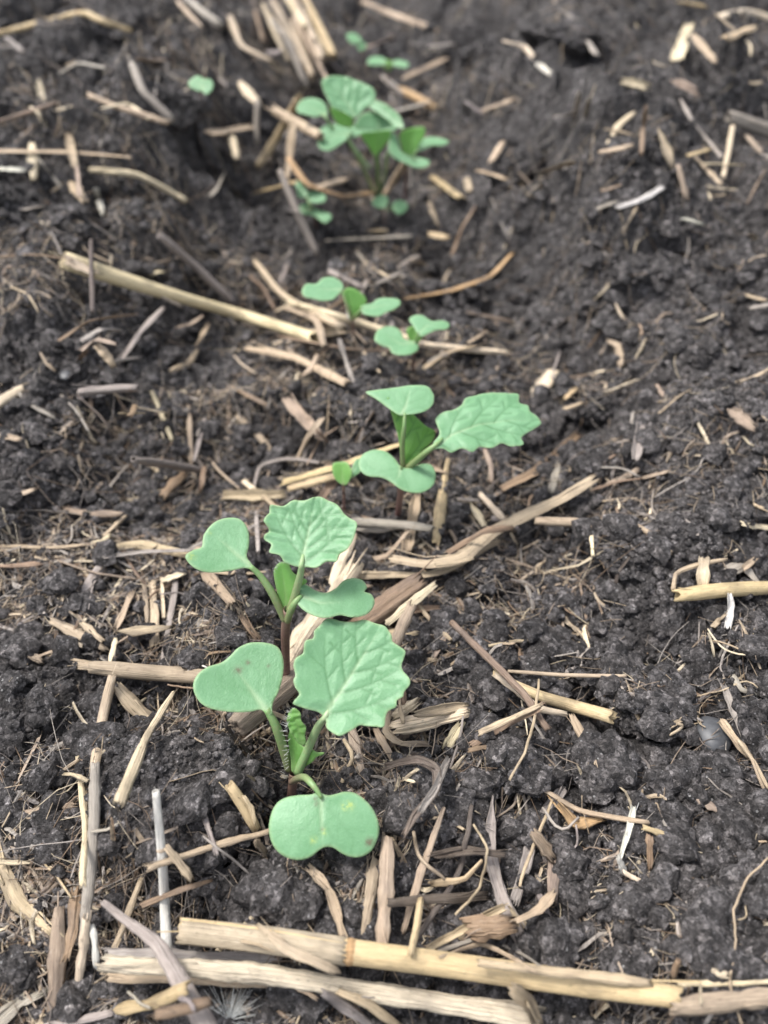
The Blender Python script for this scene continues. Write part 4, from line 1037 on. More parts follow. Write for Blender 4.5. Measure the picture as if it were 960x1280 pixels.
# --- lower right
S('B', [(616, 996), (611, 1070), (624, 1120), (641, 1160)], 17, (0.34, 0.30, 0.27), 'long grey pointed leaf blade right of centre near the bottom', wide=[0.15, 0.8, 1, 1, 0.8], lift=0.003)
S('B', [(640, 1142), (660, 1160), (680, 1172)], 20, 'tan', 'crumpled tan leaf at the foot of the grey pointed blade', roll=0.5)
S('B', [(688, 1118), (672, 1138), (646, 1150)], 16, 'tan', 'upper fold of the crumpled tan leaf', roll=-0.6, lift=0.001)
S('C', [(555, 1010), (530, 1085), (506, 1162)], 9, 'tan', 'straight tan blade left of the grey pointed leaf', wide=[0.4, 1, 1, 0.7], lift=0.002)
S('F', [(590, 1008), (578, 1080), (550, 1130), (513, 1185)], 10, (0.13, 0.105, 0.09), 'dark frayed stem left of the grey pointed leaf', lift=0.002)
S('B', [(702, 988), (668, 1040), (656, 1085), (645, 1120)], 14, 'grey', 'frayed grey bundle right of the grey pointed leaf', lift=0.001)
S('F', [(690, 1000), (662, 1062), (650, 1105)], 6, 'tan', 'tan strand in the frayed grey bundle', lift=0.002)
S('B', [(700, 1006), (718, 1030), (752, 1024)], 20, 'ochre', 'curled ochre leaf on the lower right soil', lift=0.001, wide=[0.4, 1, 0.9, 0.35], roll=0.4)
S('T', [(678, 986), (722, 1012), (768, 1022), (810, 1028)], 7, 'tan', 'thin jointed stem crossing the curled ochre leaf', lift=0.002)
S('C', [(804, 1034), (836, 1045)], 6, 'gold', 'golden end piece right of the thin jointed stem')
S('B', [(792, 1010), (786, 1040), (778, 1070)], 8, 'white', 'pale narrow stem crossing the thin jointed stem')
S('C', [(774, 1072), (782, 1090)], 11, 'white', 'pale node at the foot of the pale narrow stem')
S('C', [(780, 1090), (801, 1101)], 7, 'cream', 'cream tip below the pale node')
S('C', [(694, 1040), (690, 1122)], 13, 'pink', 'brown flat strip hanging right of the frayed grey bundle')
S('C', [(668, 1042), (690, 1070)], 18, 'pink', 'reddish brown scrap behind the curled ochre leaf')
S('F', [(678, 1010), (690, 1030), (705, 1036), (722, 1020)], 5, 'grey', 'grey wiry loop around the curled ochre leaf', lift=0.002)
S('F', [(720, 1030), (722, 1055), (705, 1075)], 4, 'grey', 'fine grey arc below the curled ochre leaf')
S('B', [(812, 1046), (812, 1082)], 9, 'brown', 'short brown blade below the golden end piece')
S('B', [(540, 1192), (600, 1172), (650, 1190), (682, 1212)], 7, 'grey', 'outer grey fibre arc above the thick golden stalk')
S('B', [(550, 1196), (600, 1180), (640, 1198), (668, 1214)], 5, 'tan', 'inner tan fibre arc above the thick golden stalk')
S('B', [(536, 1186), (580, 1160), (628, 1134)], 11, 'tan', 'tan stem slanting up to the grey pointed leaf')
S('B', [(488, 1128), (545, 1122), (604, 1120)], 13, 'dark', 'dark bark piece lying level right of the torn upright pair')
S('B', [(545, 1070), (584, 1064), (622, 1068)], 13, 'dark', 'dark bark piece above the other one, right of the front seed leaf')
S('S', [(526, 1124), (521, 1160), (514, 1192)], 10, 'gold', 'golden narrow strip right of the torn upright pair')
S('C', [(592, 1160), (630, 1158)], 26, 'brown', 'dark brown flat scrap beneath the foot of the grey pointed leaf')
S('B', [(540, 1105), (580, 1100), (600, 1080)], 9, 'gold', 'golden bark edge between the dark bark pieces')
S('F', [(518, 1040), (524, 1075), (556, 1102)], 6, 'tan', 'pale curved stem right of the front seed leaf')
S('F', [(592, 1030), (610, 1060), (600, 1110), (570, 1140)], 5, 'tan', 'thin arc crossing behind the grey pointed leaf')
S('B', [(486, 1045), (500, 1070), (510, 1095)], 8, 'tan', 'tan sliver above the torn upright pair')
S('F', [(962, 1072), (936, 1100), (918, 1140), (920, 1190), (914, 1232), (930, 1284)], 4, 'tan', 'long thin rootlet winding down the right edge', lift=0.003)
S('F', [(923, 1150), (932, 1146), (930, 1130)], 3, 'tan', 'side twig of the long thin rootlet')
S('S', [(842, 1258), (900, 1252), (966, 1244)], 20, 'pink', 'brown stalk at the right bottom corner, after the thick golden one')
S('S', [(850, 1231), (966, 1228)], 7, 'cream', 'thin cream straw above the brown corner stalk')
S('C', [(890, 1213), (905, 1218)], 10, 'cream', 'tiny cream flake over the thin cream straw')
S('B', [(848, 1155), (850, 1180)], 8, 'grey', 'small grey blade in the lower right soil')
S('F', [(866, 1140), (882, 1165), (868, 1180)], 4, 'tan', 'fine bent stem beside the small grey blade')
S('F', [(693, 1190), (702, 1190)], 4, 'white', 'tiny white speck of root on the lower right soil')
S('F', [(715, 1140), (722, 1170), (720, 1180)], 3, 'tan', 'hair thin stem standing on the lower right soil')
S('C', [(845, 1052), (868, 1058)], 6, 'brown', 'small brown chip right of the short brown blade')
S('F', [(930, 1050), (962, 1052)], 4, 'tan', 'short level fibre at the right edge above the rootlet')
S('B', [(760, 1100), (772, 1112), (790, 1114)], 5, 'grey', 'grey thin strip under the cream tip')
S('K', [(848, 1200), (842, 1222)], 8, 'brown', 'short upright brown stub near the tip of the golden stalk')

# --- white seed fluff at the bottom edge
def fluff(px, py, label):
    c = first_hit((px, py), top)[0]; Vs, Fs, off = [], [], 0
    for i in range(70):
        a = math.radians(random.gauss(70, 42)); L = random.uniform(0.003, 0.0075); e = random.uniform(0.15, 0.9)
        d = np.array([math.cos(a) * math.cos(e), math.sin(a) * math.cos(e), math.sin(e)])
        t = np.linspace(0, 1, 6)[:, None]; P = c + d * t * L + np.array([0, 0, -0.0012]) * t ** 2 + np.array([0, 0, 0.0015])
        V, F, _ = sweep(P, np.linspace(0.00011, 0.00005, 6), 360, 0.00002, 0, 0, 5, 0, 0, i)
        Vs.append(V); Fs.append(F + off); off += len(V)
    o = link('seed_fluff', mesh_np('seed_fluff', local(np.concatenate(Vs), c), np.concatenate(Fs)), M_HAIR); o.location = c
    tag(o, label, 'seed fluff')
fluff(288, 1278, 'tuft of fine white seed hairs at the bottom edge')

# --- small litter that nothing tells apart: some as pieces of their own, the countless rest as one object
_r = random.Random(11)
cnt = 0
while cnt < 62:
    px, py = _r.uniform(0, 960), _r.uniform(60, 1270)
    dens = math.exp(-((px - 430) / 210) ** 2) * 0.9 + (0.55 if px < 330 else 0.16) + (0.25 if py > 1050 and px < 700 else 0)
    if _r.random() > dens: continue
    L = _r.uniform(14, 42); a = _r.gauss(0.2, 0.8) if _r.random() < .7 else _r.uniform(0, 3.14)
    e = (px + L * math.cos(a), py + L * math.sin(a) * 0.8); wv = _r.choice([3.5, 4, 5, 6, 8])
    cl = _r.choice(['tan', 'tan', 'grey', 'pink', 'brown', 'purple', 'cream'])
    tone = {'tan': 'tan', 'cream': 'pale', 'grey': 'grey', 'pink': 'reddish', 'brown': 'brown', 'purple': 'greyish'}[cl]
    side = 'the right bank' if px > 590 else ('the left bank' if px < 300 else 'the seed row')
    kd = _r.choice('BCFC')
    S(kd, [(px, py), ((px + e[0]) / 2 + _r.uniform(-3, 3), (py + e[1]) / 2 + _r.uniform(-3, 3)), e], wv if kd != 'F' else 3, cl,
      'one of the many small %s %s scraps strewn on %s' % (tone, 'fibre' if kd == 'F' else 'straw', side), group='small straw scraps strewn over the soil', name='straw_scrap', cat='straw scrap')
    cnt += 1

# ------------------------------------------------------------------ seedlings
def seg_dist(P, L):
    """distance of points P (n,2) to polyline L, and how far along (0..1) the nearest point is"""
    best = np.full(len(P), 1e9); al = np.zeros(len(P)); ln = np.linalg.norm(np.diff(L, axis=0), axis=1); acc = np.concatenate([[0], np.cumsum(ln)])
    for i in range(len(L) - 1):
        a, b = L[i], L[i + 1]; ab = b - a; t = np.clip(((P - a) @ ab) / max(ab @ ab, 1e-12), 0, 1)
        d = np.linalg.norm(P - (a + t[:, None] * ab), axis=1); m = d < best
        best[m] = d[m]; al[m] = (acc[i] + t[m] * ln[i]) / acc[-1]
    return best, al

def inside(P, L):
    x, y = P[:, 0], P[:, 1]; r = np.zeros(len(P), bool); n = len(L); j = n - 1
    for i in range(n):
        xi, yi, xj, yj = L[i, 0], L[i, 1], L[j, 0], L[j, 1]
        c = ((yi > y) != (yj > y)) & (x < (xj - xi) * (y - yi) / (yj - yi + 1e-15) + xi); r ^= c; j = i
    return r

class Seedling:
    def __init__(s, px, py, label, group=None, scale=1.0):
        b = first_hit((px, py), top)[0]; s.b = b; s.z0 = b[2]
        s.root = bpy.data.objects.new('seedling', None); COL.objects.link(s.root); s.root.location = b
        s.root.empty_display_size = 0.005
        tag(s.root, label, 'seedling', group)
        assert 4 <= len(label.split()) <= 16, label
    def pt(s, px, py, h): return on_height(np.array([px, py], float), np.float64(s.z0 + h))

    def tube(s, name, pts, w, ca, cb, parent=None, grow=1.0, hairs=False, seed=0):
        """pts (px, py, height); w radii in mm start to end; colours start to end"""
        P = np.array([s.pt(*p) for p in pts]); n = 26
        Q = resample(P, n) if len(P) > 2 else np.linspace(P[0], P[1], n)
        W = 2 * 0.00084 * np.interp(np.linspace(0, 1, n), np.linspace(0, 1, len(w)), w)
        V, F, UV = sweep(Q, W, 360, 0.00008, 0, 0, 15, 0.02, 0, seed)
        me = mesh_np(name, local(V, s.b), F)
        t = np.repeat(np.linspace(0, 1, n), 30)[:, None]
        ca, cb = np.array(ca), np.array(cb); cattr(me, 'col', ca * (1 - t) + cb * t)
        o = link(name, me, M_STEM, parent or s.root)
        return o, Q

    def leaf(s, name, poly, att, h, nrm, mid, cup=0.0, fold=0.0, arch=0.0, veins=0, mat=None, pucker=0.0003, yel=(), brn=(), wave=0.0, thick=0.00027, res=0.00042, label=None, rib=0.0004, seed=0):
        mat = mat or M_LEAF
        A = s.pt(att[0], att[1], h); n = np.array(nrm, float); n /= np.linalg.norm(n)
        poly = np.array(poly, float)
        W3 = on_plane(poly, A, n)
        M3 = on_plane(np.array(mid, float), A, n)
        ax = M3[-1] - M3[0]; L = np.linalg.norm(ax); ax /= L; bx = np.cross(n, ax)
        to2 = lambda Q: np.stack([(Q - A) @ ax, (Q - A) @ bx], -1)
        P2 = to2(W3); M2 = to2(M3)
        per = np.linalg.norm(np.diff(np.vstack([P2, P2[:1]]), axis=0), axis=1).sum()
        res = max(res * (0.75 if veins else 1), per / 420)
        B = resample(P2, int(per / res), close=True)
        mn, mx = B.min(0), B.max(0)
        gx, gy = np.meshgrid(np.arange(mn[0], mx[0], res), np.arange(mn[1], mx[1], res * 0.87))
        gx = gx + (np.arange(gx.shape[0]) % 2)[:, None] * res / 2
        G = np.stack([gx.ravel(), gy.ravel()], -1); G = G[inside(G, B)]
        dB, _ = seg_dist(G, np.vstack([B, B[:1]])); G = G[dB > res * 0.55]
        k = 1000.0
        pts = [Vector((p[0] * k, p[1] * k)) for p in np.vstack([B, G])]
        ed = [(i, (i + 1) % len(B)) for i in range(len(B))]
        vv, _, ff, _, _, _ = delaunay_2d_cdt(pts, ed, [], 1, 1e-6)
        Q = np.array([(v.x, v.y) for v in vv]) / k
        dB, _ = seg_dist(Q, np.vstack([B, B[:1]]))
        dM, aM = seg_dist(Q, M2)
        hw = np.abs(Q[:, 1]).max() + 1e-9
        a, b = Q[:, 0] / L, Q[:, 1] / hw
        z = cup * hw * b ** 2 + fold * hw * np.sqrt(b * b + 0.003) + arch * L * (a - 0.5) ** 2
        faint = not veins and name == 'cotyledon' and hw > 0.004
        if faint: veins = 5
        side = np.zeros(len(Q)); rs = np.random.default_rng(seed + 3)
        dv = np.full(len(Q), 1e9)
        if veins:
            ml = np.linalg.norm(np.diff(M2, axis=0), axis=1); acc = np.concatenate([[0], np.cumsum(ml)])
            for i in range(veins):
                fr = 0.06 + 0.80 * i / veins; sd = 1 if i % 2 else -1
                q = np.array([np.interp(fr * acc[-1], acc, M2[:, 0]), np.interp(fr * acc[-1], acc, M2[:, 1])])
                th = math.radians(62 - 26 * fr + rs.uniform(-6, 6)); ln = hw * (1.35 - 0.75 * fr)
                v = [q]
                for j in range(6):
                    th *= 0.90; v.append(v[-1] + ln / 6 * np.array([math.cos(th), sd * math.sin(th)]))
                v = np.array(v); d, al = seg_dist(Q, v); wv = 0.00030 * (1.1 - 0.55 * al)
                side = np.maximum(side, np.exp(-(d / wv) ** 2) * (1 - 0.6 * al)); dv = np.minimum(dv, d)
                for j in (2, 3, 4):   # branches of the side vein
                    e = v[j]; th2 = th + sd * 0; dd = v[j + 1] - v[j]; dd = dd / np.linalg.norm(dd); s_ = 1 if j % 2 else -1
                    c_, n_ = math.cos(0.8 * s_), math.sin(0.8 * s_); d2v = np.array([dd[0] * c_ - dd[1] * n_, dd[0] * n_ + dd[1] * c_])
                    d, al = seg_dist(Q, np.array([e, e + d2v * ln * 0.26])); side = np.maximum(side, 0.7 * np.exp(-(d / 0.00022) ** 2)); dv = np.minimum(dv, d + 0.0003)
            dv = np.minimum(dv, dM)
            z = z + pucker * (1 - np.exp(-(dv / (0.0021)) ** 2)) * (0.7 if faint else 1.0)
            if faint: side = side * 0.35
        z = z + pucker * 0.8 * fbm2(Q[:, 0] + seed, Q[:, 1], 130, 2, 5 + seed)
        if wave: z = z + wave * np.exp(-dB / 0.0030) * vn2(aM * 14 + np.sign(b) * 9 + seed, b * 1.5, 77)
        rb = np.exp(-(dM / (rib * (1.15 - 0.9 * aM))) ** 2) * (1 - 0.75 * aM)
        z = z - 0.00022 * rb - (0.00010 * side if veins and not faint else 0)
        z = z - 0.00012 * np.exp(-(dB / 0.0005) ** 2)
        att2 = np.linalg.norm(Q - M2[0], axis=1); z = z * np.clip(att2 / 0.004, 0, 1) if (cup or fold or arch) else z
        X = A + Q[:, :1] * ax + Q[:, 1:] * bx + z[:, None] * n
        F = np.array(ff)
        nz = np.cross(X[F[0, 1]] - X[F[0, 0]], X[F[0, 2]] - X[F[0, 0]]) @ n
        if nz < 0: F = F[:, ::-1]
        # real thickness: an under surface stitched to the rim
        nb, nv = len(B), len(Q)
        Vn = np.zeros_like(X); fn = np.cross(X[F[:, 1]] - X[F[:, 0]], X[F[:, 2]] - X[F[:, 0]])
        for j in range(3): np.add.at(Vn, F[:, j], fn)
        Vn /= np.linalg.norm(Vn, axis=1)[:, None] + 1e-15
        ribdn = 0.0007 * np.exp(-(dM / 0.0006) ** 2) * (1 - 0.8 * aM)
        X2 = X - Vn * (thick * np.clip(dB / 0.0006, 0.35, 1) + ribdn)[:, None]
        # rim edges: those used once
        e = np.concatenate([F[:, [0, 1]], F[:, [1, 2]], F[:, [2, 0]]]); key = np.sort(e, 1); u, inv, ct = np.unique(key, axis=0, return_inverse=True, return_counts=True)
        rim = e[ct[inv.ravel()] == 1]
        R = np.stack([rim[:, 1], rim[:, 0], rim[:, 0] + nv, rim[:, 1] + nv], -1)
        me = mesh_np(name, local(np.vstack([X, X2]), s.b), [np.vstack([F, F[:, ::-1] + nv]), R])
        fattr(me, 'rib', np.tile(rb, 2)); fattr(me, 'side', np.tile(side, 2)); fattr(me, 'edge', np.tile(np.exp(-(dB / 0.00035) ** 2), 2))
        pr = lambda lst: np.tile(np.clip(sum([np.exp(-(np.linalg.norm(Q - to2(on_plane(np.array([q[:2]], float), A, n))[0], axis=1) / (q[2] * 0.00017)) ** 2) for q in lst]), 0, 1), 2) if len(lst) else np.zeros(2 * nv)
        fattr(me, 'yel', pr(yel)); fattr(me, 'brn', pr(brn))
        o = link(name, me, mat, s.root)
        if label: o['label'] = label
        s.last = dict(B=X[:nb], n=n, A=A)
        return o

    def hairs(s, parent, pts, dirn, L, cnt, seed=1):
        """fine white bristles along a course of (px, py, height)"""
        P = np.array([s.pt(*p) for p in pts]); rs = np.random.default_rng(seed); Vs, Fs, off = [], [], 0
        Q = resample(P, cnt) if len(P) > 2 else np.linspace(P[0], P[1], cnt)
        for i in range(cnt):
            d = np.array(dirn, float) + rs.normal(0, 0.45, 3); d /= np.linalg.norm(d)
            q = Q[i] + rs.normal(0, 0.00025, 3)
            t = np.linspace(0, 1, 4)[:, None]; H = q + d * t * L * rs.uniform(0.5, 1.1) + np.array([0, 0, 0.0003]) * t ** 2
            V, F, _ = sweep(H, np.linspace(0.00009, 0.00003, 4), 360, 0.00002, 0, 0, 4, 0, 0, i); Vs.append(V); Fs.append(F + off); off += len(V)
        o = link('hairs', mesh_np('hairs', local(np.concatenate(Vs), s.b), np.concatenate(Fs)), M_HAIR, parent); o['kind'] = 'stuff'

def Z(pts, x0, y0, k, ky=None): return [(x0 + p[0] * k, y0 + p[1] * (ky or k)) for p in pts]
GREEN = (0.155, 0.30, 0.105); PALE = (0.27, 0.42, 0.20); RED = (0.105, 0.040, 0.045); OLIVE = (0.17, 0.20, 0.085); MAUVE = (0.20, 0.13, 0.10)

# ---- nearest seedling
v1 = lambda P: Z(P, 200, 740, .375)
q = Seedling(366, 994, 'nearest seedling, with a big toothed leaf and a broad two lobed seed leaf in front')
q.tube('stem', [(364, 1004, -.002), (365, 990, .003), (367, 966, .010)], (1.5, 1.2, 1.1), RED, MAUVE)
c1 = q.leaf('cotyledon', v1([(530, 668), (500, 674), (455, 676), (410, 686), (383, 708), (367, 745), (361, 790), (371, 835), (395, 868), (430, 887), (470, 892), (505, 880), (530, 860), (552, 849), (578, 852), (602, 868), (632, 881), (670, 881), (705, 860), (725, 822), (731, 780), (716, 732), (690, 697), (652, 669), (615, 664), (580, 674), (555, 677)]),
       (400, 994), .0215, (0.02, -.30, 1), v1([(540, 668), (537, 720), (540, 845)]), cup=-0.10, arch=-0.16, pucker=.00016, rib=.0005,
       yel=((392, 1050, 3.4), (437, 1007, 4.5), (431, 1008, 3.5), (405, 1040, 3)), brn=((463, 1051, 4), (459, 1054, 3), (403, 1036, 2), (396, 1005, 2.5), (394, 998, 2)), label='two lobed front seed leaf with yellow spots', seed=1)
q.tube('petiole', [(364, 978, .0095), (372, 973, .0155), (381, 972, .0205), (389, 979, .0228), (397, 989, .0224), (402, 998, .0216)], (0.8, 0.8, 0.85, .85, 0.8, .4), MAUVE, GREEN, c1)
c2 = q.leaf('cotyledon', v1([(372, 408), (376, 372), (398, 325), (411, 270), (410, 222), (392, 187), (352, 173), (302, 173), (262, 189), (235, 215), (205, 238), (160, 254), (127, 280), (112, 315), (121, 352), (147, 381), (190, 395), (250, 401), (300, 399), (335, 392), (352, 402)]),
       (332, 890), .026, (0.12, -.28, 1), v1([(358, 400), (320, 350), (262, 270)]), cup=0.06, arch=0.10, pucker=.00016, brn=((298, 838, 5), (336, 833, 2), (310, 829, 3)), rib=.0007, label='left seed leaf with faint brown flecks', seed=2)
q.tube('petiole', [(333, 886, .0262), (345, 908, .0225), (354, 936, .0165), (361, 962, .0105)], (.8, 1.2, 1.15, 1.0), GREEN, OLIVE, c2)
tl = q.leaf('toothed_leaf', v1([(552, 425), (530, 402), (492, 393), (449, 379), (448, 368), (466, 344), (453, 322), (447, 298), (453, 282), (447, 250), (454, 226), (477, 209), (480, 196), (487, 168), (512, 158), (516, 134), (536, 114), (562, 93), (602, 99), (640, 103), (682, 96), (716, 107), (746, 116), (760, 130), (772, 150), (775, 167), (797, 184), (817, 201), (812, 225), (805, 245), (809, 264), (830, 291), (831, 314), (814, 334), (808, 352), (789, 364), (786, 386), (760, 399), (751, 424), (746, 452), (720, 452), (692, 449), (666, 446), (649, 457), (625, 471), (600, 482), (576, 471), (555, 452)]),
       (405, 897), .030, (0.02, -.42, 1), v1([(550, 425), (565, 385), (600, 335), (645, 262), (700, 175), (730, 135)]), cup=0.10, arch=0.12, veins=7, pucker=.00042, wave=.0006, rib=.00055, label='big toothed leaf of the nearest seedling', seed=3)
q.tube('petiole', [(372, 966, .012), (388, 930, .019), (398, 908, .025), (406, 897, .0298), (413, 884, .0302)], (1.2, 1.1, 1.05, .9, .5), GREEN, (0.30, 0.40, 0.22), tl)
yl = q.leaf('young_leaf', v1([(440, 600), (436, 560), (430, 520), (427, 485), (433, 464), (446, 470), (461, 490), (482, 511), (510, 514), (528, 520), (552, 517), (548, 526), (527, 537), (512, 556), (484, 580), (462, 600)]),
       (369, 967), .0115, (-0.1, -.85, .6), v1([(450, 602), (445, 550), (436, 480)]), fold=0.35, pucker=.0002, mat=M_YOUNG, res=.0003, label='small cupped young leaf', seed=4)
q.hairs(yl, [(361, 975, .011), (360, 950, .016), (360, 925, .021), (359, 905, .026)], (-1, -.3, .1), .0015, 22)
y2 = q.leaf('young_leaf', v1([(478, 512), (455, 498), (436, 470), (425, 440), (424, 418), (440, 388), (455, 388), (468, 402), (470, 425), (485, 445), (483, 475), (486, 500)]),
       (372, 935), .0215, (0.2, -.80, .55), v1([(476, 508), (460, 450), (445, 395)]), fold=0.30, pucker=.0002, mat=M_YOUNG, res=.0003, wave=.0008, label='crinkled young leaf tip', seed=5)
q.hairs(y2, [(360, 912, .026), (361, 895, .029), (368, 886, .031)], (-.7, -.3, .6), .0013, 26, 3)

# ---- second seedling, red stem
v7 = lambda P: Z(P, 0, 640, .5)
v2 = lambda P: Z(P, 200, 460, .5208)
q = Seedling(358, 842, 'seedling with a tall red stem and a rounded puckered leaf, just behind the nearest one')
q.tube('stem', [(358, 848, -.002), (357, 815, .009), (357, 785, .018), (361, 762, .025)], (1.15, 1.1, 1.15, 1.3), RED, MAUVE)
c1 = q.leaf('cotyledon', v7([(637, 140), (628, 128), (617, 110), (623, 80), (620, 45), (601, 20), (570, 16), (536, 28), (510, 58), (504, 88), (482, 98), (464, 114), (478, 136), (505, 150), (540, 152), (580, 146), (610, 140), (625, 142)]),
       (314, 709), .033, (0.15, -.30, 1), v7([(632, 137), (590, 105), (540, 60)]), cup=0.05, arch=0.10, pucker=.00016, yel=((240, 697, 4), (262, 668, 2)), rib=.0006, label='left seed leaf with a yellowed notch', seed=6)
q.tube('petiole', [(313, 708, .0333), (327, 722, .031), (342, 745, .0275), (356, 775, .022)], (.6, .9, 1.0, .9), GREEN, OLIVE, c1)
c2 = q.leaf('cotyledon', v7([(738, 205), (740, 182), (762, 180), (790, 196), (815, 201), (840, 190), (858, 173), (885, 166), (909, 172), (918, 188), (911, 196), (929, 202), (937, 219), (929, 240), (910, 255), (880, 261), (850, 257), (820, 265), (790, 262), (760, 246), (742, 226)]),
       (376, 744), .0285, (0.03, -.25, 1), v7([(752, 208), (800, 228), (850, 225)]), cup=0.10, arch=-0.08, pucker=.00016, rib=.0004, label='small two lobed seed leaf on the right', seed=7)
q.tube('petiole', [(359, 776, .022), (364, 762, .026), (370, 752, .028), (377, 744, .0285)], (.9, .9, .85, .5), OLIVE, GREEN, c2)
tl = q.leaf('toothed_leaf', v2([(340, 478), (325, 476), (300, 468), (288, 453), (264, 446), (268, 427), (250, 411), (262, 391), (251, 371), (263, 352), (267, 334), (296, 335), (320, 321), (350, 321), (381, 311), (406, 321), (426, 331), (440, 350), (456, 365), (473, 378), (469, 400), (461, 421), (449, 440), (430, 450), (424, 468), (400, 468), (376, 481), (352, 478)]),
       (377, 706), .036, (0.0, -.42, 1), v2([(340, 476), (345, 440), (354, 400), (365, 345)]), cup=0.12, arch=0.10, veins=7, pucker=.0006, wave=.0007, rib=.0005, label='rounded puckered leaf', seed=8)
q.tube('petiole', [(363, 764, .0245), (370, 740, .029), (376, 716, .034), (377, 705, .0362), (379, 694, .0365)], (1.1, 1.0, .95, .8, .4), OLIVE, PALE, tl)
yl = q.leaf('young_leaf', v2([(300, 585), (288, 560), (278, 520), (274, 485), (288, 466), (308, 468), (320, 488), (338, 498), (354, 505), (352, 514), (332, 526), (322, 550), (315, 575)]),
       (358, 762), .0245, (-0.05, -.8, .6), v2([(305, 580), (300, 530), (292, 475)]), fold=.3, pucker=.0002, mat=M_YOUNG, res=.0003, label='small cupped young leaf', seed=9)
q.hairs(yl, [(343, 715, .034), (350, 704, .036), (360, 703, .036)], (-.3, -.2, .8), .0011, 16, 5)

# ---- third, middle
q = Seedling(497, 650, 'middle seedling with a long toothed leaf pointing right and an upright folded leaf')
q.tube('stem', [(496, 655, -.002), (499, 630, .008), (502, 606, .016), (505, 588, .022)], (1.15, 1.1, 1.15, 1.3), RED, MAUVE)
cb = q.leaf('cotyledon', v2([(572, 112), (548, 96), (520, 74), (494, 55), (520, 50), (560, 46), (600, 41), (640, 42), (655, 58), (658, 72), (654, 88), (638, 102), (615, 110), (592, 112)]),
       (505, 517), .038, (0.0, -.35, 1), v2([(580, 110), (590, 90), (600, 50)]), cup=-.06, pucker=.0002, label='back seed leaf partly behind the upright leaf', seed=10)
q.tube('petiole', [(504, 590, .021), (503, 560, .029), (505, 535, .035), (506, 516, .038)], (.9, .8, .75, .5), OLIVE, GREEN, cb)
yl = q.leaf('folded_leaf', v2([(585, 242), (578, 212), (572, 170), (561, 130), (552, 100), (546, 70), (570, 88), (600, 108), (626, 134), (649, 150), (641, 176), (620, 202), (600, 232)]),
       (504, 584), .0225, (0.45, -.8, .5), v2([(587, 240), (580, 170), (550, 80)]), fold=.28, pucker=.0004, veins=5, mat=M_YOUNG, label='upright folded bright green leaf', seed=11)
tl = q.leaf('toothed_leaf', v2([(658, 193), (657, 176), (671, 156), (666, 136), (662, 118), (677, 104), (702, 99), (724, 86), (735, 68), (762, 60), (790, 54), (832, 54), (863, 54), (866, 75), (886, 84), (890, 99), (907, 110), (918, 126), (900, 141), (885, 151), (869, 165), (873, 181), (846, 186), (820, 180), (796, 191), (770, 188), (750, 201), (725, 192), (700, 199), (680, 191)]),
       (544, 558), .033, (0.05, -.32, 1), v2([(662, 188), (700, 158), (765, 135), (840, 125), (895, 122)]), cup=-.08, arch=-.14, veins=7, pucker=.0004, wave=.0006, rib=.0004, label='long toothed leaf pointing right', seed=12)
q.tube('petiole', [(505, 588, .021), (518, 578, .026), (532, 566, .031), (545, 556, .0332), (553, 548, .0335)], (1.2, 1.1, 1.0, .9, .4), OLIVE, GREEN, tl)
cf = q.leaf('cotyledon', v2([(582, 238), (598, 240), (628, 230), (651, 232), (662, 254), (656, 280), (632, 297), (602, 298), (575, 289), (552, 272), (530, 262), (500, 258), (482, 246), (476, 226), (485, 206), (510, 195), (540, 199), (562, 216), (574, 232)]),
       (503, 584), .024, (0.0, -.30, 1), v2([(578, 238), (572, 262), (562, 268)]), cup=-.05, pucker=.0002, label='two lobed front seed leaf', seed=13)
q.tube('petiole', [(503, 594, .020), (502, 586, .0238), (502, 584, .0243)], (.8, .8, .4), OLIVE, GREEN, cf)

# ---- tiny bud seedling left of it
q = Seedling(430, 640, 'tiny bud like seedling left of the middle one, behind the golden split stalk')
q.tube('stem', [(430, 646, -.002), (430, 622, .007), (429, 603, .013)], (.6, .5, .6), RED, MAUVE)
q.leaf('young_leaf', v2([(436, 280), (420, 265), (414, 240), (418, 228), (432, 225), (448, 226), (458, 238), (462, 256), (452, 275), (445, 281)]), (429, 604), .013, (-.2, -.7, .7), v2([(440, 280), (437, 250), (435, 230)]), fold=.3, mat=M_YOUNG, res=.0003, seed=14)
q.leaf('cotyledon', v2([(452, 262), (460, 240), (468, 222), (478, 217), (486, 232), (482, 248), (470, 258), (458, 264)]), (434, 598), .014, (.2, -.4, 1), v2([(452, 262), (465, 245), (478, 225)]), res=.0003, seed=15)

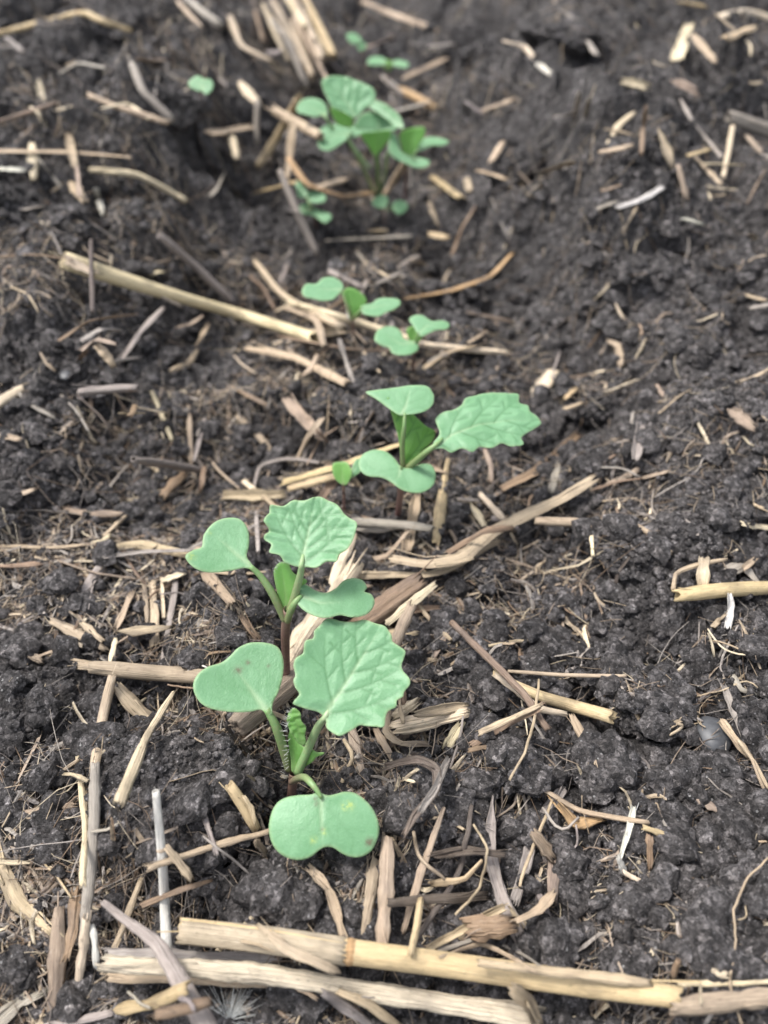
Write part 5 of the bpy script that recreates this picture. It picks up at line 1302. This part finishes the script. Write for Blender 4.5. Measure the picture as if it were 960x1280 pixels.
v3 = lambda P: Z(P, 340, 60, 1 / 3)
def small(base, topp, label, leaves, hs, w=.55):
    q = Seedling(base[0], base[1], label)
    q.tube('stem', [(base[0], base[1] + 5, -.002), ((base[0] + topp[0]) / 2, (base[1] + topp[1]) / 2, hs * .5), (topp[0], topp[1], hs)], (w, w * .9, w), RED, MAUVE)
    for i, (nm, poly, at, h, nr, mid, kw) in enumerate(leaves):
        o = q.leaf(nm, poly, at, h, nr, mid, res=.0005, seed=20 + i, **kw)
        if math.dist(at, topp) > 6:
            q.tube('petiole', [(topp[0], topp[1], hs), ((topp[0] + at[0]) / 2, (topp[1] + at[1]) / 2 + 1, (hs + h) / 2 + .0005), (at[0], at[1], h + .0002)], (w, w * .9, w * .6), OLIVE, GREEN, o)
    return q
Y = dict(fold=.25, mat=M_YOUNG)
small((442, 414), (441, 398), 'small blurred seedling with a dark red stem between two flat seed leaves', [
    ('cotyledon', v3([(265, 905), (240, 935), (225, 945), (190, 949), (155, 941), (125, 935), (111, 915), (128, 886), (165, 884), (190, 865), (225, 861), (255, 874), (268, 893)]), (427, 364), .020, (0.1, -.3, 1), v3([(262, 905), (220, 905), (170, 905)]), dict(cup=.05)),
    ('cotyledon', v3([(333, 968), (344, 962), (375, 955), (395, 940), (430, 936), (470, 941), (483, 957), (465, 976), (430, 991), (400, 1006), (365, 1004), (345, 998), (334, 985)]), (453, 384), .017, (0.0, -.3, 1), v3([(338, 975), (390, 970), (450, 960)]), dict(cup=.05)),
    ('young_leaf', v3([(300, 1020), (285, 995), (274, 950), (268, 912), (285, 898), (308, 902), (335, 920), (353, 946), (341, 976), (325, 1006)]), (440, 398), .012, (0.2, -.85, .5), v3([(303, 1015), (295, 960), (285, 905)]), Y)], .012)
small((516, 458), (519, 430), 'small blurred seedling with three rounded bright seed lobes', [
    ('cotyledon', v3([(545, 1098), (550, 1112), (545, 1135), (520, 1152), (480, 1155), (450, 1144), (438, 1125), (410, 1115), (386, 1100), (386, 1080), (397, 1058), (427, 1045), (462, 1048), (485, 1066), (495, 1090), (520, 1097)]), (519, 428), .016, (0.0, -.3, 1), v3([(538, 1105), (480, 1110), (430, 1080)]), dict(cup=.05)),
    ('cotyledon', v3([(545, 1068), (530, 1045), (514, 1022), (530, 1006), (565, 1004), (600, 1022), (640, 1021), (666, 1034), (655, 1053), (620, 1056), (590, 1068), (562, 1082)]), (523, 416), .020, (0.0, -.3, 1), v3([(550, 1072), (580, 1040), (640, 1038)]), dict(cup=.05)),
    ('young_leaf', v3([(530, 1110), (512, 1090), (504, 1055), (530, 1043), (556, 1055), (560, 1090), (548, 1106)]), (518, 429), .0155, (0.0, -.8, .5), v3([(530, 1108), (530, 1080), (530, 1048)]), Y)], .015)
# ---- the leafy one further off
q = Seedling(472, 243, 'largest of the blurred far seedlings, leafy with several stems')
for (a, b, h1, h2, w_, cc) in [((470, 248), (437, 178), -.002, .030, 1.1, GREEN), ((472, 248), (470, 190), -.002, .028, 1.5, GREEN), ((474, 248), (484, 192), -.002, .028, 1.1, PALE)]:
    q.tube('stem', [(a[0], a[1], h1), ((a[0] + b[0]) / 2 + 2, (a[1] + b[1]) / 2, (h1 + h2) / 2), (b[0], b[1], h2)], (w_, w_ * .9, w_), (0.2, 0.24, 0.12), cc)
q.leaf('toothed_leaf', v3([(310, 262), (265, 238), (225, 222), (205, 185), (190, 152), (188, 120), (215, 107), (270, 107), (328, 129), (375, 158), (387, 190), (372, 216), (345, 232)]), (443, 145), .046, (.1, -.75, .8), v3([(312, 258), (270, 190), (230, 130)]), cup=.1, veins=6, pucker=.0006, label='big rounded back leaf', seed=30)
q.leaf('toothed_leaf', v3([(488, 302), (455, 290), (425, 262), (390, 240), (366, 222), (372, 196), (410, 204), (450, 229), (480, 258), (494, 294)]), (501, 158), .040, (-.35, -.6, .8), v3([(485, 295), (440, 250), (385, 208)]), cup=.1, veins=5, pucker=.0006, seed=31)
q.leaf('young_leaf', v3([(310, 300), (318, 270), (350, 241), (400, 247), (440, 268), (462, 292), (400, 305), (340, 305)]), (460, 160), .036, (0, -.9, .6), v3([(400, 300), (395, 270), (390, 250)]), cup=.1, mat=M_LEAF, seed=32)
q.leaf('young_leaf', v3([(300, 297), (270, 296), (245, 285), (228, 258), (220, 224), (260, 214), (290, 225), (304, 252)]), (440, 158), .038, (.1, -.95, .3), v3([(295, 295), (265, 260), (235, 225)]), mat=M_YOUNG, seed=33)
q.leaf('toothed_leaf', v3([(264, 318), (290, 296), (330, 285), (382, 280), (440, 284), (471, 298), (440, 312), (400, 316), (340, 322), (300, 330)]), (455, 158), .034, (0, -.30, 1), v3([(440, 300), (370, 300), (280, 315)]), cup=-.1, seed=34)
q.leaf('toothed_leaf', v3([(385, 405), (365, 375), (345, 345), (335, 318), (385, 312), (440, 306), (446, 330), (425, 360), (402, 392)]), (468, 193), .028, (0, -1, .15), v3([(388, 402), (390, 350), (395, 312)]), mat=M_YOUNG, fold=.2, label='bright green underside of the front leaf', seed=35)
c = q.leaf('cotyledon', v3([(205, 262), (190, 250), (165, 258), (130, 251), (100, 242), (92, 225), (110, 196), (150, 187), (190, 199), (206, 226)]), (405, 142), .040, (0, -.5, 1), v3([(200, 255), (160, 230), (115, 215)]), seed=36)
q.tube('petiole', [(437, 178, .030), (418, 162, .034), (408, 148, .039), (404, 142, .0402)], (.8, .8, .8, .5), GREEN, PALE, c)
c = q.leaf('cotyledon', v3([(300, 312), (286, 336), (252, 364), (212, 385), (180, 376), (171, 346), (178, 306), (215, 284), (264, 290), (295, 300)]), (436, 168), .033, (0, -.5, 1), v3([(290, 318), (240, 325), (190, 340)]), seed=37)
q.tube('petiole', [(462, 210, .018), (450, 195, .024), (438, 178, .030), (434, 168, .0332)], (.9, .9, .8, .5), PALE, PALE, c)
small((506, 245), (508, 205), 'blurred seedling right of the largest far one, with drooping front seed leaf', [
    ('cotyledon', v3([(545, 384), (546, 372), (562, 345), (590, 332), (640, 340), (664, 352), (640, 365), (600, 366), (570, 380)]), (522, 187), .026, (0, -.4, 1), v3([(548, 380), (590, 352), (650, 352)]), {}),
    ('cotyledon', v3([(545, 408), (590, 424), (580, 446), (540, 448), (500, 432), (460, 412), (437, 386), (438, 350), (440, 324), (460, 319), (475, 345), (482, 380), (510, 400)]), (518, 198), .024, (0, -.6, 1), v3([(540, 420), (490, 400), (455, 350)]), {}),
    ('young_leaf', v3([(505, 408), (486, 372), (480, 320), (520, 300), (570, 297), (571, 330), (551, 366), (530, 402)]), (509, 196), .023, (0, -.95, .3), v3([(510, 405), (520, 350), (535, 302)]), Y)], .020, .9)
small((396, 282), (390, 262), 'pair of seed leaves left below the leafy far seedling, beside the silvery stem', [
    ('cotyledon', v3([(130, 560), (100, 560), (90, 530), (84, 506), (110, 499), (130, 528), (140, 548)]), (383, 246), .014, (0, -.5, 1), v3([(125, 555), (110, 530), (100, 505)]), {}),
    ('cotyledon', v3([(135, 570), (128, 545), (160, 534), (200, 554), (196, 575), (160, 581)]), (386, 250), .013, (0, -.5, 1), v3([(135, 560), (165, 558), (195, 562)]), {}),
    ('cotyledon', v3([(105, 612), (104, 590), (130, 579), (170, 604), (215, 619), (221, 640), (196, 655), (160, 631), (120, 621)]), (378, 260), .009, (0, -.5, 1), v3([(110, 600), (160, 615), (210, 640)]), {})], .009, .5)
small((481, 282), (480, 262), 'tiny pair of seed leaves right below the leafy far seedling', [
    ('cotyledon', v3([(425, 598), (395, 599), (374, 580), (390, 560), (420, 551), (437, 570)]), (480, 256), .010, (0, -.6, 1), v3([(428, 580), (405, 578), (380, 578)]), {}),
    ('cotyledon', v3([(458, 612), (450, 585), (475, 570), (506, 580), (506, 605), (480, 623)]), (491, 260), .009, (0, -.6, 1), v3([(452, 598), (478, 596), (502, 592)]), {})], .008, .4)
v4 = lambda P: Z(P, 340, 0, .2708)
small((483, 98), (484, 86), 'farthest seedling but one, two flat leaves either side of a green bud', [
    ('cotyledon', v4([(500, 300), (460, 301), (440, 290), (455, 265), (500, 261), (530, 279), (520, 298)]), (481, 79), .014, (0, -.4, 1), v4([(525, 290), (490, 282), (448, 284)]), {}),
    ('cotyledon', v4([(555, 300), (556, 284), (580, 274), (630, 289), (620, 311), (580, 306)]), (491, 79), .014, (0, -.4, 1), v4([(556, 292), (590, 290), (625, 300)]), {}),
    ('young_leaf', v4([(530, 328), (512, 300), (512, 285), (535, 274), (556, 294), (546, 325)]), (484, 86), .011, (0, -.9, .4), v4([(532, 325), (533, 300), (535, 278)]), Y)], .011, .7)
small((452, 68), (450, 58), 'farthest seedling, a slanting pale leaf pair near the top edge', [
    ('cotyledon', v4([(392, 200), (380, 205), (355, 188), (344, 160), (365, 152), (388, 156), (412, 178), (410, 198)]), (447, 53), .012, (.2, -.6, 1), v4([(398, 196), (380, 178), (360, 160)]), {}),
    ('cotyledon', v4([(395, 205), (412, 188), (432, 200), (437, 216), (412, 233), (396, 222)]), (447, 55), .011, (.2, -.6, 1), v4([(398, 208), (415, 208), (432, 214)]), {})], .009, .6)
vt = lambda P: Z(P, 0, 0, .5)
small((252, 122), (251, 110), 'lone two lobed seedling on the far left bank', [
    ('cotyledon', vt([(498, 228), (475, 218), (472, 204), (490, 190), (505, 193), (515, 205), (508, 225)]), (250, 110), .010, (0, -.7, 1), vt([(505, 222), (495, 210), (480, 200)]), {}),
    ('cotyledon', vt([(505, 225), (505, 205), (518, 196), (532, 204), (530, 224), (515, 236)]), (254, 111), .010, (0, -.7, 1), vt([(506, 218), (518, 215), (530, 212)]), {})], .008, .5)
